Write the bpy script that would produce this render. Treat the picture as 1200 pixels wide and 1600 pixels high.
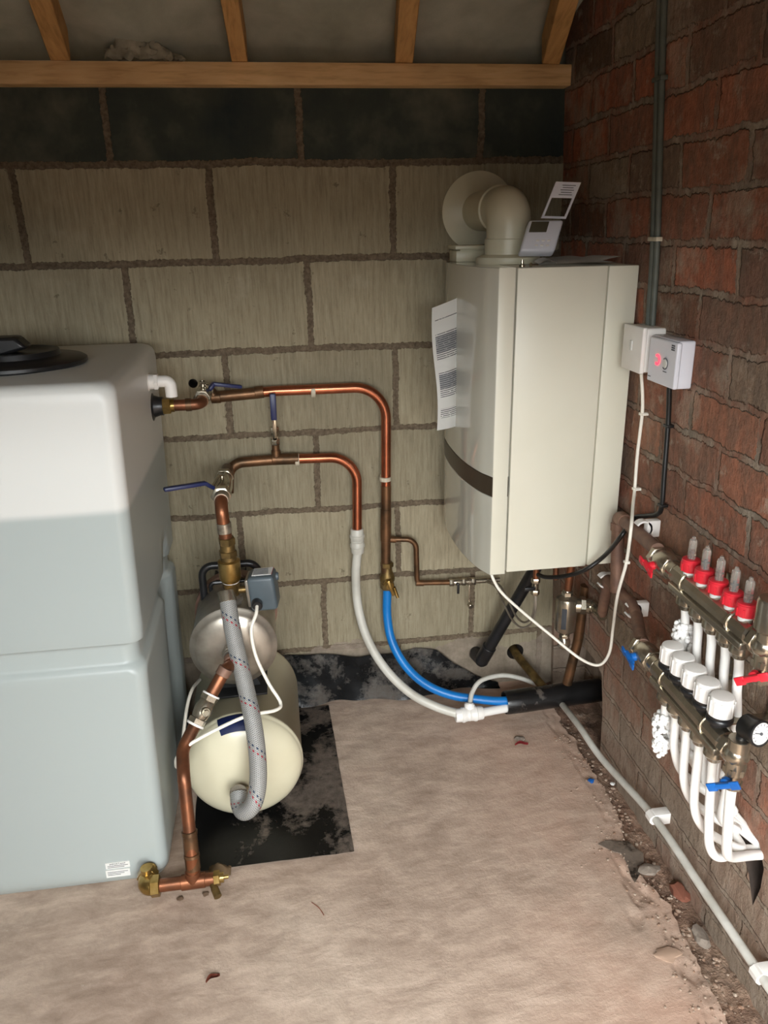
import bpy, bmesh, math, random
from mathutils import Vector, Matrix, Quaternion, noise
PI = math.pi
V = Vector
rnd = random.Random(7)
for o in list(bpy.data.objects): bpy.data.objects.remove(o)
sc = bpy.context.scene
COL = sc.collection

# ---------------------------------------------------------------- camera
cam_data = bpy.data.cameras.new('camera')
cam = bpy.data.objects.new('camera', cam_data); COL.objects.link(cam)
r_, u_, f_ = V((.98966,-.1421,-.01927)), V((.0667,.33714,.93909)), V((.12695,.93067,-.34313))
cam.matrix_world = Matrix(((r_.x,u_.x,-f_.x,.12774),(r_.y,u_.y,-f_.y,-2.07669),(r_.z,u_.z,-f_.z,1.37362),(0,0,0,1)))
cam_data.sensor_fit = 'VERTICAL'; cam_data.sensor_height = 32.0
cam_data.lens = 1209.085/1600*32.0
cam_data.clip_start = .02
sc.camera = cam

# ---------------------------------------------------------------- light
world = bpy.data.worlds.new('overcast_sky'); sc.world = world; world.use_nodes = True
wn = world.node_tree.nodes; wl = world.node_tree.links
bg = wn['Background']; bg.inputs['Strength'].default_value = 8.0
wt = wn.new('ShaderNodeTexCoord'); ws = wn.new('ShaderNodeSeparateXYZ'); wr = wn.new('ShaderNodeValToRGB')
wl.new(wt.outputs['Generated'], ws.inputs[0]); wl.new(ws.outputs['Z'], wr.inputs[0]); wl.new(wr.outputs[0], bg.inputs['Color'])
e = wr.color_ramp.elements
e[0].position = 0.0; e[0].color = (.07,.066,.06,1)
e[1].position = .05; e[1].color = (.86,.89,.90,1)
for p_, c_ in ((.01,(.10,.095,.085,1)), (.5,(1.25,1.29,1.30,1))):
    k = e.new(p_); k.color = c_
# the invented doorway behind the camera: a portal that only guides the sky light in
pl = bpy.data.lights.new('added_doorway_portal', 'AREA'); pl.shape = 'RECTANGLE'; pl.size = 1.47; pl.size_y = 1.5; pl.cycles.is_portal = True
plo = bpy.data.objects.new('added_doorway_portal', pl); COL.objects.link(plo); plo.location = (-.015,-2.45,.75); plo.rotation_euler = (PI/2,0,0)
sc.view_settings.view_transform = 'Standard'; sc.view_settings.look = 'None'
sc.view_settings.exposure = 1.32; sc.view_settings.gamma = 1.0; sc.view_settings.use_curve_mapping = False

# ---------------------------------------------------------------- materials
def lin(c):
    if isinstance(c, str): c = [int(c[i:i+2],16)/255 for i in (0,2,4)]
    return tuple((x/12.92 if x <= .04045 else ((x+.055)/1.055)**2.4) for x in c[:3]) + (1,)
class NT:
    def __init__(s, name):
        s.m = bpy.data.materials.new(name); s.m.use_nodes = True; s.t = s.m.node_tree
        s.b = s.t.nodes['Principled BSDF']; s.out = s.t.nodes['Material Output']
    def n(s, ty, **kw):
        x = s.t.nodes.new('ShaderNode'+ty)
        for k, v in kw.items():
            if k in x.inputs: x.inputs[k].default_value = v
            else: setattr(x, k, v)
        return x
    def l(s, a, b): s.t.links.new(a, b)
    def coord(s, scale=(1,1,1), out='Object'):
        tc = s.n('TexCoord'); mp = s.n('Mapping'); mp.inputs['Scale'].default_value = scale
        s.l(tc.outputs[out], mp.inputs['Vector']); return mp.outputs[0]
    def noise(s, vec, scale, detail=4, rough=.55, dist=0):
        x = s.n('TexNoise'); x.inputs['Scale'].default_value = scale; x.inputs['Detail'].default_value = detail
        x.inputs['Roughness'].default_value = rough; x.inputs['Distortion'].default_value = dist
        s.l(vec, x.inputs['Vector']); return x
    def ramp(s, fac, stops, interp='LINEAR'):
        x = s.n('ValToRGB'); el = x.color_ramp.elements; x.color_ramp.interpolation = interp
        el[0].position, el[0].color = stops[0][0], lin(stops[0][1]); el[1].position, el[1].color = stops[-1][0], lin(stops[-1][1])
        for p_, c_ in stops[1:-1]:
            k = el.new(p_); k.color = lin(c_)
        s.l(fac, x.inputs[0]); return x.outputs[0]
    def mix(s, fac, a, b, blend='MIX'):
        x = s.n('Mix'); x.data_type = 'RGBA'; x.blend_type = blend
        for v, i in ((fac,0),(a,6),(b,7)):
            if hasattr(v, 'is_linked') or hasattr(v, 'links'): s.l(v, x.inputs[i])
            elif isinstance(v, str): x.inputs[i].default_value = lin(v)
            else: x.inputs[i].default_value = v
        return x.outputs[2]
    def math(s, op, a, b=None, c=None, clamp=False):
        x = s.n('Math'); x.operation = op; x.use_clamp = clamp
        for i, v in enumerate((a,b,c)):
            if v is None: continue
            if isinstance(v, (int,float)): x.inputs[i].default_value = v
            else: s.l(v, x.inputs[i])
        return x.outputs[0]
    def bump(s, h, strength, dist):
        x = s.n('Bump'); x.inputs['Strength'].default_value = strength; x.inputs['Distance'].default_value = dist
        s.l(h, x.inputs['Height']); s.l(x.outputs[0], s.b.inputs['Normal']); return x
    def set(s, **kw):
        for k, v in kw.items(): s.b.inputs[k].default_value = v
        return s
MATS = {}
def simple(name, col, rough=.5, metal=0, spec=.5, col2=None, ns=30, lo=.35, hi=.65, bump=0, bs=80, trans=0, coat=0, rvar=0):
    if name in MATS: return MATS[name]
    t = NT(name); t.b.inputs['Base Color'].default_value = lin(col); t.b.inputs['Roughness'].default_value = rough
    t.b.inputs['Metallic'].default_value = metal; t.b.inputs['Specular IOR Level'].default_value = spec
    t.b.inputs['Transmission Weight'].default_value = trans; t.b.inputs['Coat Weight'].default_value = coat
    vec = t.coord()
    if col2 is not None:
        nz = t.noise(vec, ns); t.l(t.ramp(nz.outputs[0], [(lo,col),(hi,col2)]), t.b.inputs['Base Color'])
        if rvar: t.l(t.math('MULTIPLY_ADD', nz.outputs[0], rvar, rough-rvar/2), t.b.inputs['Roughness'])
    if bump:
        nb = t.noise(vec, bs, 5); t.bump(nb.outputs[0], bump, .002)
    MATS[name] = t.m; return t.m
M = {}
M['copper'] = simple('aged_copper', '955f42', .4, .8, col2='644433', ns=14, lo=.38, hi=.66, bump=.05, bs=60, rvar=.2)
M['copper_bright'] = simple('bright_copper', 'c4795a', .26, .92, col2='96583f', ns=12, lo=.35, hi=.7)
M['copper_dull'] = simple('tarnished_copper', '7d5b40', .42, .75, col2='53402e', ns=22, bump=.08, bs=90)
M['copper_dusty'] = simple('dusty_copper', '8a6a58', .6, .35, col2='6b5145', ns=25, bump=.1)
M['brass'] = simple('brass', 'b59a62', .28, .9, col2='8d7038', ns=30, bump=.05)
M['brass_dull'] = simple('dull_brass', '8c7448', .42, .8, col2='5f4f33', ns=35, bump=.1)
M['nickel'] = simple('nickel_plated', 'c9c3b3', .2, .95, col2='a39c8a', ns=20)
M['nickel_dull'] = simple('dull_nickel', 'b3aa99', .25, .9, col2='968d7d', ns=22, bump=.06)
M['steel'] = simple('satin_steel', 'b9b2a6', .35, .8, col2='90887c', ns=12, bump=.03)
M['solder'] = simple('solder', 'b9b0a0', .35, .8, col2='8a8072', ns=60)
M['white_plastic'] = simple('white_plastic', 'eeebe6', .38, col2='e2ded8', ns=9)
M['white_pipe'] = simple('white_barrier_pipe', 'f1efea', .32, col2='e6e3de', ns=6)
M['grey_pipe'] = simple('off_white_polybutylene', 'c9c7bd', .4, col2='b8b5aa', ns=14, lo=.4, hi=.7)
M['conduit_white'] = simple('dusty_white_conduit', 'd2d0c8', .42, col2='bbb8ae', ns=18)
M['cream'] = simple('cream_plastic', 'dcd7bf', .33, col2='cfcab0', ns=6)
M['clip'] = simple('translucent_clip', 'cfc7b2', .5, col2='b8ad98', ns=40)
M['enamel'] = simple('white_enamel', 'd9d6c5', .36, col2='d3d0be', ns=3)
M['enamel_front'] = simple('gloss_front_enamel', 'c9c7ba', .10, col2='c2c0b2', ns=3, coat=.6)
M['brown_trim'] = simple('brown_trim', '3f352a', .35)
M['black_plastic'] = simple('black_plastic', '161616', .35, col2='202022', ns=20)
M['black_rubber'] = simple('black_rubber', '111112', .55, col2='1d1d1e', ns=20, bump=.1)
M['black_gap'] = simple('dark_gap', '0a0908', .8)
M['blue_lever'] = simple('dark_blue_vinyl', '1c2550', .4)
M['blue_handle'] = simple('blue_plastic', '1560ad', .35, col2='0f4f95', ns=20)
M['red_handle'] = simple('red_plastic', 'cf2030', .35, col2='d8303d', ns=20)
M['blue_pipe'] = simple('blue_water_pipe', '0f78c4', .38, col2='0c6ab2', ns=8)
M['vessel'] = simple('cream_vessel_paint', 'd2ccb2', .32, col2='c9c2a7', ns=5, coat=.2)
M['navy'] = simple('navy_paint', '1d2c60', .4)
M['switch_grey'] = simple('slate_grey_plastic', '4f5a60', .4, col2='475258', ns=20)
M['paper'] = simple('white_paper', 'eeeeea', .7)
M['clear'] = simple('clear_plastic', 'f4efe6', .08, trans=.85)
M['leaf'] = simple('dry_leaf', '8c4a33', .7, col2='6b3325', ns=60)
M['stone'] = simple('grey_stone_chip', '8f8377', .9, col2='7a6e63', ns=60, bump=.6, bs=120)
M['red_scrap'] = simple('red_scrap', '9b2f33', .6)
M['glove'] = simple('dusty_polythene', 'b3ab98', .5, col2='948c7a', ns=30)
M['grey_sheath'] = simple('grey_cable_sheath', '5c6058', .5, col2='50544c', ns=30)
M['black_cable'] = simple('black_cable_sheath', '151413', .4)
M['white_cable'] = simple('white_cable_sheath', 'ece7da', .4)
M['receiver'] = simple('cool_white_plastic', 'dfe0e8', .35)
M['lcd'] = simple('grey_green_display', '4e4a3c', .2)
M['print'] = simple('grey_print', '55575c', .7)
M['wood'] = None

def wood():
    t = NT('sawn_softwood'); v = t.coord((1,1,1))
    n1 = t.noise(t.coord((3,30,30)), 3, 6, .6, .4); n2 = t.noise(v, 3.5, 3)
    c = t.ramp(n1.outputs[0], [(.25,'b08a55'),(.5,'dab07a'),(.75,'e4bf8c')])
    c = t.mix(t.ramp(n2.outputs[0], [(.45,'000000'),(.7,'a0a0a0')]), c, '6e4724')
    t.l(c, t.b.inputs['Base Color']); t.b.inputs['Roughness'].default_value = .7
    t.bump(n1.outputs[0], .3, .002); return t.m
M['wood'] = wood()
def wood2():
    t = NT('sawn_rafter_softwood'); n1 = t.noise(t.coord((30,3,10)), 3, 6, .6, .4)
    t.l(t.ramp(n1.outputs[0], [(.25,'9a733f'),(.5,'c4945a'),(.75,'d3a469')]), t.b.inputs['Base Color']); t.b.inputs['Roughness'].default_value = .7
    t.bump(n1.outputs[0], .3, .002); return t.m
M['rafter'] = wood2()

def block_wall():
    t = NT('aerated_block_wall'); tc = t.n('TexCoord'); sp = t.n('SeparateXYZ'); t.l(tc.outputs['Object'], sp.inputs[0])
    uv = t.n('CombineXYZ'); t.l(t.math('ADD', sp.outputs[0], .225), uv.inputs[0]); t.l(t.math('ADD', sp.outputs[2], .045), uv.inputs[1])
    obj = tc.outputs['Object']
    def warp(src, scale, amt):
        nz = t.noise(obj, scale, 3, .6); a = t.n('VectorMath'); a.operation = 'SUBTRACT'; t.l(nz.outputs['Color'], a.inputs[0]); a.inputs[1].default_value = (.5,.5,.5)
        b = t.n('VectorMath'); b.operation = 'SCALE'; t.l(a.outputs[0], b.inputs[0]); b.inputs['Scale'].default_value = amt
        c = t.n('VectorMath'); c.operation = 'ADD'; t.l(src, c.inputs[0]); t.l(b.outputs[0], c.inputs[1]); return c.outputs[0]
    w = warp(warp(warp(uv.outputs[0], 4, .020), 25, .008), 110, .012)
    br = t.n('TexBrick'); t.l(w, br.inputs['Vector'])
    br.offset = .5; br.inputs['Scale'].default_value = 1; br.inputs['Brick Width'].default_value = .45; br.inputs['Row Height'].default_value = .225
    br.inputs['Mortar Size'].default_value = .0085; br.inputs['Mortar Smooth'].default_value = .12
    br.inputs['Color1'].default_value = (0,0,0,1); br.inputs['Color2'].default_value = (1,1,1,1); br.inputs['Mortar'].default_value = (.5,.5,.5,1)
    mp = t.n('Mapping'); mp.inputs['Scale'].default_value = (110,1,9); t.l(obj, mp.inputs[0])
    streak = t.noise(mp.outputs[0], 1, 6, .75); blot = t.noise(obj, 4, 5, .6); fine = t.noise(obj, 90, 4, .6)
    blk = t.ramp(streak.outputs[0], [(.3,'8c8370'),(.5,'aaa18b'),(.7,'bdb5a0')])
    tint = t.ramp(br.outputs['Color'], [(0,'aaa492'),(.5,'ccc7b6'),(1,'e0d9ca')])
    blk = t.mix(.55, blk, tint, 'MULTIPLY')
    blk = t.mix(t.ramp(blot.outputs[0], [(.45,'000000'),(.75,'808080')]), blk, '7d7663')
    spots = t.noise(obj, 20, 5, .72)
    blk = t.mix(t.ramp(spots.outputs[0], [(.625,'000000'),(.665,'c0c0c0')]), blk, '4f4536')
    grime = t.noise(obj, 2.6, 6, .68); blk = t.mix(t.ramp(grime.outputs[0], [(.46,'000000'),(.66,'a0a0a0')]), blk, '736a56')
    lime = t.noise(obj, 7, 5, .7)
    blk = t.mix(t.ramp(lime.outputs[0], [(.60,'000000'),(.72,'707070')]), blk, 'c6bfae')
    # dense dark blocks in the top course
    dk = t.ramp(blot.outputs[0], [(.3,'2a3233'),(.5,'3d423b'),(.75,'6c6a5c')])
    dk = t.mix(t.ramp(streak.outputs[0], [(.5,'000000'),(.8,'404040')]), dk, '6b675a')
    istop = t.math('GREATER_THAN', sp.outputs[2], 1.535)
    face = t.mix(istop, blk, dk)
    mor = t.ramp(fine.outputs[0], [(.3,'4d4235'),(.7,'7a6c5a')])
    # trowelled smooth mortar spread and grime on the lowest course
    col = t.mix(br.outputs['Fac'], face, mor)
    low = t.math('LESS_THAN', t.math('ADD', sp.outputs[2], t.math('MULTIPLY', t.math('SUBTRACT', blot.outputs[0], .5), .25)), .175)
    col = t.mix(t.math('MULTIPLY', low, .75), col, t.ramp(spots.outputs[0], [(.3,'6a5f54'),(.55,'8a7d70'),(.7,'9d9183')]))
    t.l(col, t.b.inputs['Base Color']); t.b.inputs['Roughness'].default_value = .9; t.b.inputs['Specular IOR Level'].default_value = .2
    h = t.math('ADD', t.math('MULTIPLY', br.outputs['Fac'], -1.0), t.math('ADD', t.math('MULTIPLY', streak.outputs[0], .35), t.math('MULTIPLY', fine.outputs[0], .25)))
    t.bump(h, .8, .007); return t.m
M['block'] = block_wall()

def brick_wall():
    t = NT('old_red_brick_wall'); tc = t.n('TexCoord'); sp = t.n('SeparateXYZ'); t.l(tc.outputs['Object'], sp.inputs[0])
    uv = t.n('CombineXYZ'); t.l(t.math('SUBTRACT', t.math('MULTIPLY', sp.outputs[1], -1), .061), uv.inputs[0]); t.l(t.math('SUBTRACT', sp.outputs[2], .036), uv.inputs[1])
    obj = tc.outputs['Object']
    def warp(src, scale, amt):
        nz = t.noise(obj, scale, 3, .6); a = t.n('VectorMath'); a.operation = 'SUBTRACT'; t.l(nz.outputs['Color'], a.inputs[0]); a.inputs[1].default_value = (.5,.5,.5)
        b = t.n('VectorMath'); b.operation = 'SCALE'; t.l(a.outputs[0], b.inputs[0]); b.inputs['Scale'].default_value = amt
        c = t.n('VectorMath'); c.operation = 'ADD'; t.l(src, c.inputs[0]); t.l(b.outputs[0], c.inputs[1]); return c.outputs[0]
    w = warp(warp(warp(uv.outputs[0], 7, .022), 30, .014), 100, .012)
    br = t.n('TexBrick'); t.l(w, br.inputs['Vector']); br.offset = .5
    br.inputs['Scale'].default_value = 1; br.inputs['Brick Width'].default_value = .22; br.inputs['Row Height'].default_value = .087
    br.inputs['Mortar Size'].default_value = .0078; br.inputs['Mortar Smooth'].default_value = .4
    br.inputs['Color1'].default_value = (0,0,0,1); br.inputs['Color2'].default_value = (1,1,1,1); br.inputs['Mortar'].default_value = (.5,.5,.5,1)
    face = t.ramp(br.outputs['Color'], [(0,'70604f'),(.14,'b27057'),(.28,'807467'),(.42,'c07a5f'),(.56,'856a5c'),(.7,'a3937f'),(.84,'b5765d'),(1,'807164')], 'LINEAR')
    big = t.noise(obj, 6, 6, .65); fine = t.noise(obj, 55, 6, .7)
    mp = t.n('Mapping'); mp.inputs['Scale'].default_value = (9,14,5); t.l(obj, mp.inputs[0]); st = t.noise(mp.outputs[0], 2, 6, .7)
    face = t.mix(.6, face, t.ramp(fine.outputs[0], [(.25,'7a7068'),(.5,'c8c0b8'),(.75,'fff4ea')]), 'MULTIPLY')
    face = t.mix(t.ramp(st.outputs[0], [(.44,'000000'),(.60,'c0c0c0')]), face, '665a4e')
    face = t.mix(t.ramp(big.outputs[0], [(.52,'000000'),(.62,'b8b8b8')]), face, 'aca08e')
    pale = t.noise(obj, 17, 6, .75); face = t.mix(t.ramp(pale.outputs[0], [(.58,'000000'),(.68,'c0c0c0')]), face, 'b9ad9b'); face = t.mix(t.ramp(pale.outputs[0], [(.28,'c0c0c0'),(.38,'000000')]), face, '3f352d')
    mor = t.ramp(fine.outputs[0], [(.3,'857867'),(.7,'b0a392')])
    mor = t.mix(t.ramp(st.outputs[0], [(.42,'d0d0d0'),(.60,'000000')]), mor, '64564a')
    jv = t.math('MULTIPLY', br.outputs['Fac'], t.ramp(t.noise(obj, 9, 4, .6).outputs[0], [(.38,'505050'),(.6,'ffffff')]))
    col = t.mix(jv, face, mor)
    # grey mortar skim over the lowest courses
    skim = t.ramp(t.math('ADD', sp.outputs[2], t.math('MULTIPLY', big.outputs[0], .55)), [(.48,'d8d8d8'),(.72,'000000')])
    col = t.mix(skim, col, t.ramp(st.outputs[0], [(.3,'7a6c5e'),(.5,'998979'),(.7,'b2a292')]))
    t.l(col, t.b.inputs['Base Color']); t.b.inputs['Roughness'].default_value = .9; t.b.inputs['Specular IOR Level'].default_value = .2
    h = t.math('ADD', t.math('MULTIPLY', br.outputs['Fac'], -.8), t.math('ADD', t.math('MULTIPLY', fine.outputs[0], .5), t.math('MULTIPLY', st.outputs[0], .6)))
    t.bump(h, 1.0, .010); return t.m
M['brick'] = brick_wall()

def concrete():
    t = NT('dusty_concrete_floor'); v = t.coord(); tc = t.n('TexCoord'); sp = t.n('SeparateXYZ'); t.l(tc.outputs['Object'], sp.inputs[0])
    n1 = t.noise(v, 2.2, 6, .6, .3); n2 = t.noise(v, 45, 6, .7)
    mp = t.n('Mapping'); mp.inputs['Scale'].default_value = (4,9,3); mp.inputs['Rotation'].default_value = (0,0,-.35); t.l(tc.outputs['Object'], mp.inputs[0]); n3 = t.noise(mp.outputs[0], 2.6, 8, .72, .25)
    c = t.ramp(n1.outputs[0], [(.3,'bba89a'),(.5,'cfbeb0'),(.7,'e0d2c4')])
    c = t.mix(.75, c, t.ramp(n3.outputs[0], [(.3,'a89a8c'),(.5,'d8cec4'),(.62,'f4ece4'),(.75,'fffaf4')]), 'MULTIPLY')
    n6 = t.noise(v, 9, 7, .75); c = t.mix(t.ramp(n6.outputs[0], [(.56,'000000'),(.68,'909090')]), c, '8a7a6c')
    # brick dust towards the brick wall
    rd = t.math('MULTIPLY', t.ramp(sp.outputs[0], [(.35,'000000'),(.85,'ffffff')]), t.ramp(n1.outputs[0], [(.40,'404040'),(.62,'c8c8c8')]))
    c = t.mix(rd, c, 'b98c76')
    c = t.mix(t.ramp(n2.outputs[0], [(.66,'000000'),(.74,'a0a0a0')]), c, '6b5b4e')
    wht = t.noise(v, 26, 5, .75); c = t.mix(t.ramp(wht.outputs[0], [(.68,'000000'),(.73,'c0c0c0')]), c, 'd6ccbf')
    t.l(c, t.b.inputs['Base Color']); t.b.inputs['Roughness'].default_value = .85; t.b.inputs['Specular IOR Level'].default_value = .25
    n5 = t.noise(v, 170, 5, .7); h = t.math('ADD', t.math('MULTIPLY', n2.outputs[0], .8), t.math('ADD', t.math('MULTIPLY', n3.outputs[0], 1.0), t.math('MULTIPLY', n5.outputs[0], .5))); t.bump(h, .45, .004); return t.m
M['concrete'] = concrete()
def rubble():
    t = NT('rubble_and_brick_dust'); v = t.coord(); n = t.noise(v, 28, 6, .7); n1 = t.noise(v, 6, 4)
    c = t.ramp(n.outputs[0], [(.3,'4f4237'),(.45,'7d6858'),(.6,'a08570'),(.75,'bfb09f')])
    c = t.mix(t.ramp(n1.outputs[0], [(.4,'000000'),(.65,'909090')]), c, '8d5a42')
    t.l(c, t.b.inputs['Base Color']); t.b.inputs['Roughness'].default_value = .95; t.bump(n.outputs[0], 1, .02); return t.m
M['rubble'] = rubble()
def membrane():
    t = NT('roof_membrane'); v = t.coord(); n = t.noise(v, 5, 5, .6); mp = t.coord((60,60,60)); n2 = t.noise(mp, 4, 2)
    t.l(t.ramp(n.outputs[0], [(.3,'8c8c7c'),(.6,'b0ae9e')]), t.b.inputs['Base Color']); t.b.inputs['Roughness'].default_value = .6
    t.bump(n2.outputs[0], .2, .002); return t.m
M['membrane'] = membrane()
def dusty_black(name, seed, thr, c1='131314', c2='222120', dust='8d8073', bias=0):
    t = NT(name); tc = t.n('TexCoord'); mp = t.n('Mapping'); mp.inputs['Location'].default_value = (seed,seed*.7,0); t.l(tc.outputs['Object'], mp.inputs[0])
    n1 = t.noise(mp.outputs[0], 7, 6, .62, .5); n2 = t.noise(mp.outputs[0], 60, 6, .75); n3 = t.noise(mp.outputs[0], 14, 3)
    base = t.ramp(n3.outputs[0], [(.35,c1),(.65,c2)])
    sp = t.n('SeparateXYZ'); t.l(tc.outputs['Object'], sp.inputs[0]); f = t.math('ADD', t.math('ADD', n1.outputs[0], t.math('MULTIPLY', t.math('SUBTRACT', sp.outputs[0], .10), bias)), t.math('MULTIPLY', t.math('SUBTRACT', n2.outputs[0], .5), .35))
    g = t.ramp(f, [(thr,'000000'),(thr+.1,'f0f0f0')])
    t.l(t.mix(g, base, t.ramp(n2.outputs[0], [(.3,'6d6157'),(.7,dust)])), t.b.inputs['Base Color'])
    r = t.ramp(g, [(0,'808080'),(1,'e0e0e0')]); t.l(r, t.b.inputs['Roughness'])
    t.bump(n2.outputs[0], .35, .003); return t.m
M['mat'] = dusty_black('dusty_rubber_mat', 3.2, .50, dust='9f9184', bias=.45)
M['dpc'] = dusty_black('dusty_damp_proof_sheet', 1.3, .50, '17191b','2b2d2f','7d7a74')
M['duct'] = dusty_black('dusty_black_duct', 5.1, .60, '131313','1e1d1d','57514a')
def tank_mat():
    t = NT('translucent_white_polyethylene'); tc = t.n('TexCoord'); sp = t.n('SeparateXYZ'); t.l(tc.outputs['Object'], sp.inputs[0])
    n = t.noise(tc.outputs['Object'], 2.5, 4)
    lvl = t.math('ADD', sp.outputs[2], t.math('MULTIPLY', t.math('SUBTRACT', n.outputs[0], .5), .012))
    c = t.ramp(lvl, [(.878,'a6aeac'),(.892,'d2d3cf')])
    t.l(t.mix(t.ramp(n.outputs[0], [(.5,'000000'),(.8,'303030')]), c, 'a9b3b2'), t.b.inputs['Base Color'])
    t.set(**{'Roughness':.36, 'Specular IOR Level':.45, 'Subsurface Weight':.0}); t.b.inputs['Subsurface Radius'].default_value = (.03,.035,.035); t.b.inputs['Subsurface Scale'].default_value = 1.0
    return t.m
M['tank'] = tank_mat()
def braid():
    t = NT('braided_hose_cover'); tc = t.n('TexCoord'); uv = t.n('SeparateXYZ'); t.l(tc.outputs['UV'], uv.inputs[0])
    def wave(sgn, f1, f2): return t.math('SINE', t.math('ADD', t.math('MULTIPLY', uv.outputs[0], f1), t.math('MULTIPLY', uv.outputs[1], sgn*f2)))
    a = wave(1, 2*PI*14, 1500); b = wave(-1, 2*PI*14, 1500)
    h = t.math('MAXIMUM', a, b)
    base = t.ramp(t.math('MULTIPLY_ADD', h, .5, .5), [(.3,'6f6e6a'),(.8,'a5a5a2')])
    # the coloured tracer threads: short dashes spiralling round the hose
    ph = t.math('FRACT', t.math('ADD', t.math('MULTIPLY', uv.outputs[1], 10.0), t.math('MULTIPLY', uv.outputs[0], 1.0)))
    dash = t.math('GREATER_THAN', t.math('SINE', t.math('MULTIPLY', uv.outputs[0], 2*PI*13)), .15)
    blue = t.math('MULTIPLY', t.math('COMPARE', ph, .30, .022), dash); red = t.math('MULTIPLY', t.math('COMPARE', ph, .42, .022), dash)
    c = t.mix(blue, base, '1f3550'); c = t.mix(red, c, '9c2634')
    t.l(c, t.b.inputs['Base Color']); t.set(**{'Roughness':.45,'Metallic':.25}); t.bump(h, .5, .001); return t.m
M['braid'] = braid()
def leaflet():
    t = NT('printed_leaflet'); tc = t.n('TexCoord'); uv = t.n('SeparateXYZ'); t.l(tc.outputs['UV'], uv.inputs[0])
    line = t.math('GREATER_THAN', t.math('SINE', t.math('MULTIPLY', uv.outputs[1], 2*PI*62)), .35)
    mp = t.n('Mapping'); mp.inputs['Scale'].default_value = (9,62,1); t.l(tc.outputs['UV'], mp.inputs[0]); n = t.noise(mp.outputs[0], 1, 2)
    line = t.math('MULTIPLY', line, t.math('GREATER_THAN', n.outputs[0], .38))
    inx = t.math('MULTIPLY', t.math('GREATER_THAN', uv.outputs[0], .12), t.math('LESS_THAN', uv.outputs[0], .93))
    iny = t.math('MULTIPLY', t.math('GREATER_THAN', uv.outputs[1], .10), t.math('LESS_THAN', uv.outputs[1], .90))
    gaps = t.math('GREATER_THAN', t.math('SINE', t.math('MULTIPLY', uv.outputs[1], 2*PI*3.3)), -.55)
    f = t.math('MULTIPLY', t.math('MULTIPLY', line, inx), t.math('MULTIPLY', iny, gaps))
    g1 = t.math('COMPARE', uv.outputs[1], .70, .065); g2 = t.math('COMPARE', uv.outputs[1], .40, .06)
    c = t.mix(t.math('MULTIPLY', t.math('MAXIMUM', g1, g2), inx), 'efefec', 'b4b5b7')
    t.l(t.mix(f, c, '5a5c62'), t.b.inputs['Base Color']); t.set(Roughness=.6); return t.m
M['leaflet'] = leaflet()
def emis(name, col, st):
    t = NT(name); t.b.inputs['Base Color'].default_value = lin(col); t.b.inputs['Emission Color'].default_value = lin(col); t.b.inputs['Emission Strength'].default_value = st; return t.m
M['led'] = emis('red_indicator_glow', 'ff3040', 1.6)
M['fill'] = simple('mortar_patch', '7d7164', .95, col2='655a4e', ns=40, bump=.5)
M['cavity'] = simple('dark_brick_cavity', '2a221c', .95, col2='3c3029', ns=30, bump=.6)
M['sleeve'] = simple('white_foam_lagging', 'f4f3f0', .8, bump=.4, bs=90)
M['plaster_wall'] = simple('whitewashed_brick', '8f8576', .9, col2='776c5f', ns=8)
M['vis'] = simple('painted_label', 'dcdcd8', .5)

# ---------------------------------------------------------------- mesh helpers
def frames(pts):
    T = []
    for i in range(len(pts)):
        a = pts[max(0,i-1)]; b = pts[min(len(pts)-1,i+1)]; T.append((b-a).normalized())
    n = T[0].orthogonal().normalized(); N = [n]
    for i in range(1, len(pts)):
        q = T[i-1].rotation_difference(T[i]); n = (q @ n); n = (n - T[i]*n.dot(T[i])).normalized(); N.append(n)
    return T, N
def fillet(pts, rad, seg=8):
    pts = [V(p) for p in pts]; out = [pts[0]]
    for i in range(1, len(pts)-1):
        r = rad[i-1] if isinstance(rad, (list,tuple)) else rad
        a, b, c = pts[i-1], pts[i], pts[i+1]; d1 = (a-b).normalized(); d2 = (c-b).normalized()
        ang = d1.angle(d2)
        if ang > 3.05 or r <= 0: out.append(b); continue
        tl = min(r/math.tan(ang/2), (a-b).length*.49, (c-b).length*.49); rr = tl*math.tan(ang/2)
        s, e2 = b+d1*tl, b+d2*tl; cen = b+(d1+d2).normalized()*(rr/math.sin(ang/2))
        v1, v2 = s-cen, e2-cen; tot = v1.angle(v2); ax = v1.cross(v2).normalized()
        for k in range(seg+1): out.append(cen + Quaternion(ax, tot*k/seg) @ v1)
    out.append(pts[-1]); return out
def spline(pts, n=8):
    pts = [V(p) for p in pts]; P_ = [pts[0]*2-pts[1]] + pts + [pts[-1]*2-pts[-2]]; out = []
    for i in range(1, len(P_)-2):
        p0, p1, p2, p3 = P_[i-1:i+3]
        for k in range(n):
            t = k/n; out.append(.5*((2*p1)+(p2-p0)*t+(2*p0-5*p1+4*p2-p3)*t*t+(3*p1-p0-3*p2+p3)*t**3))
    out.append(pts[-1]); return out
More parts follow.
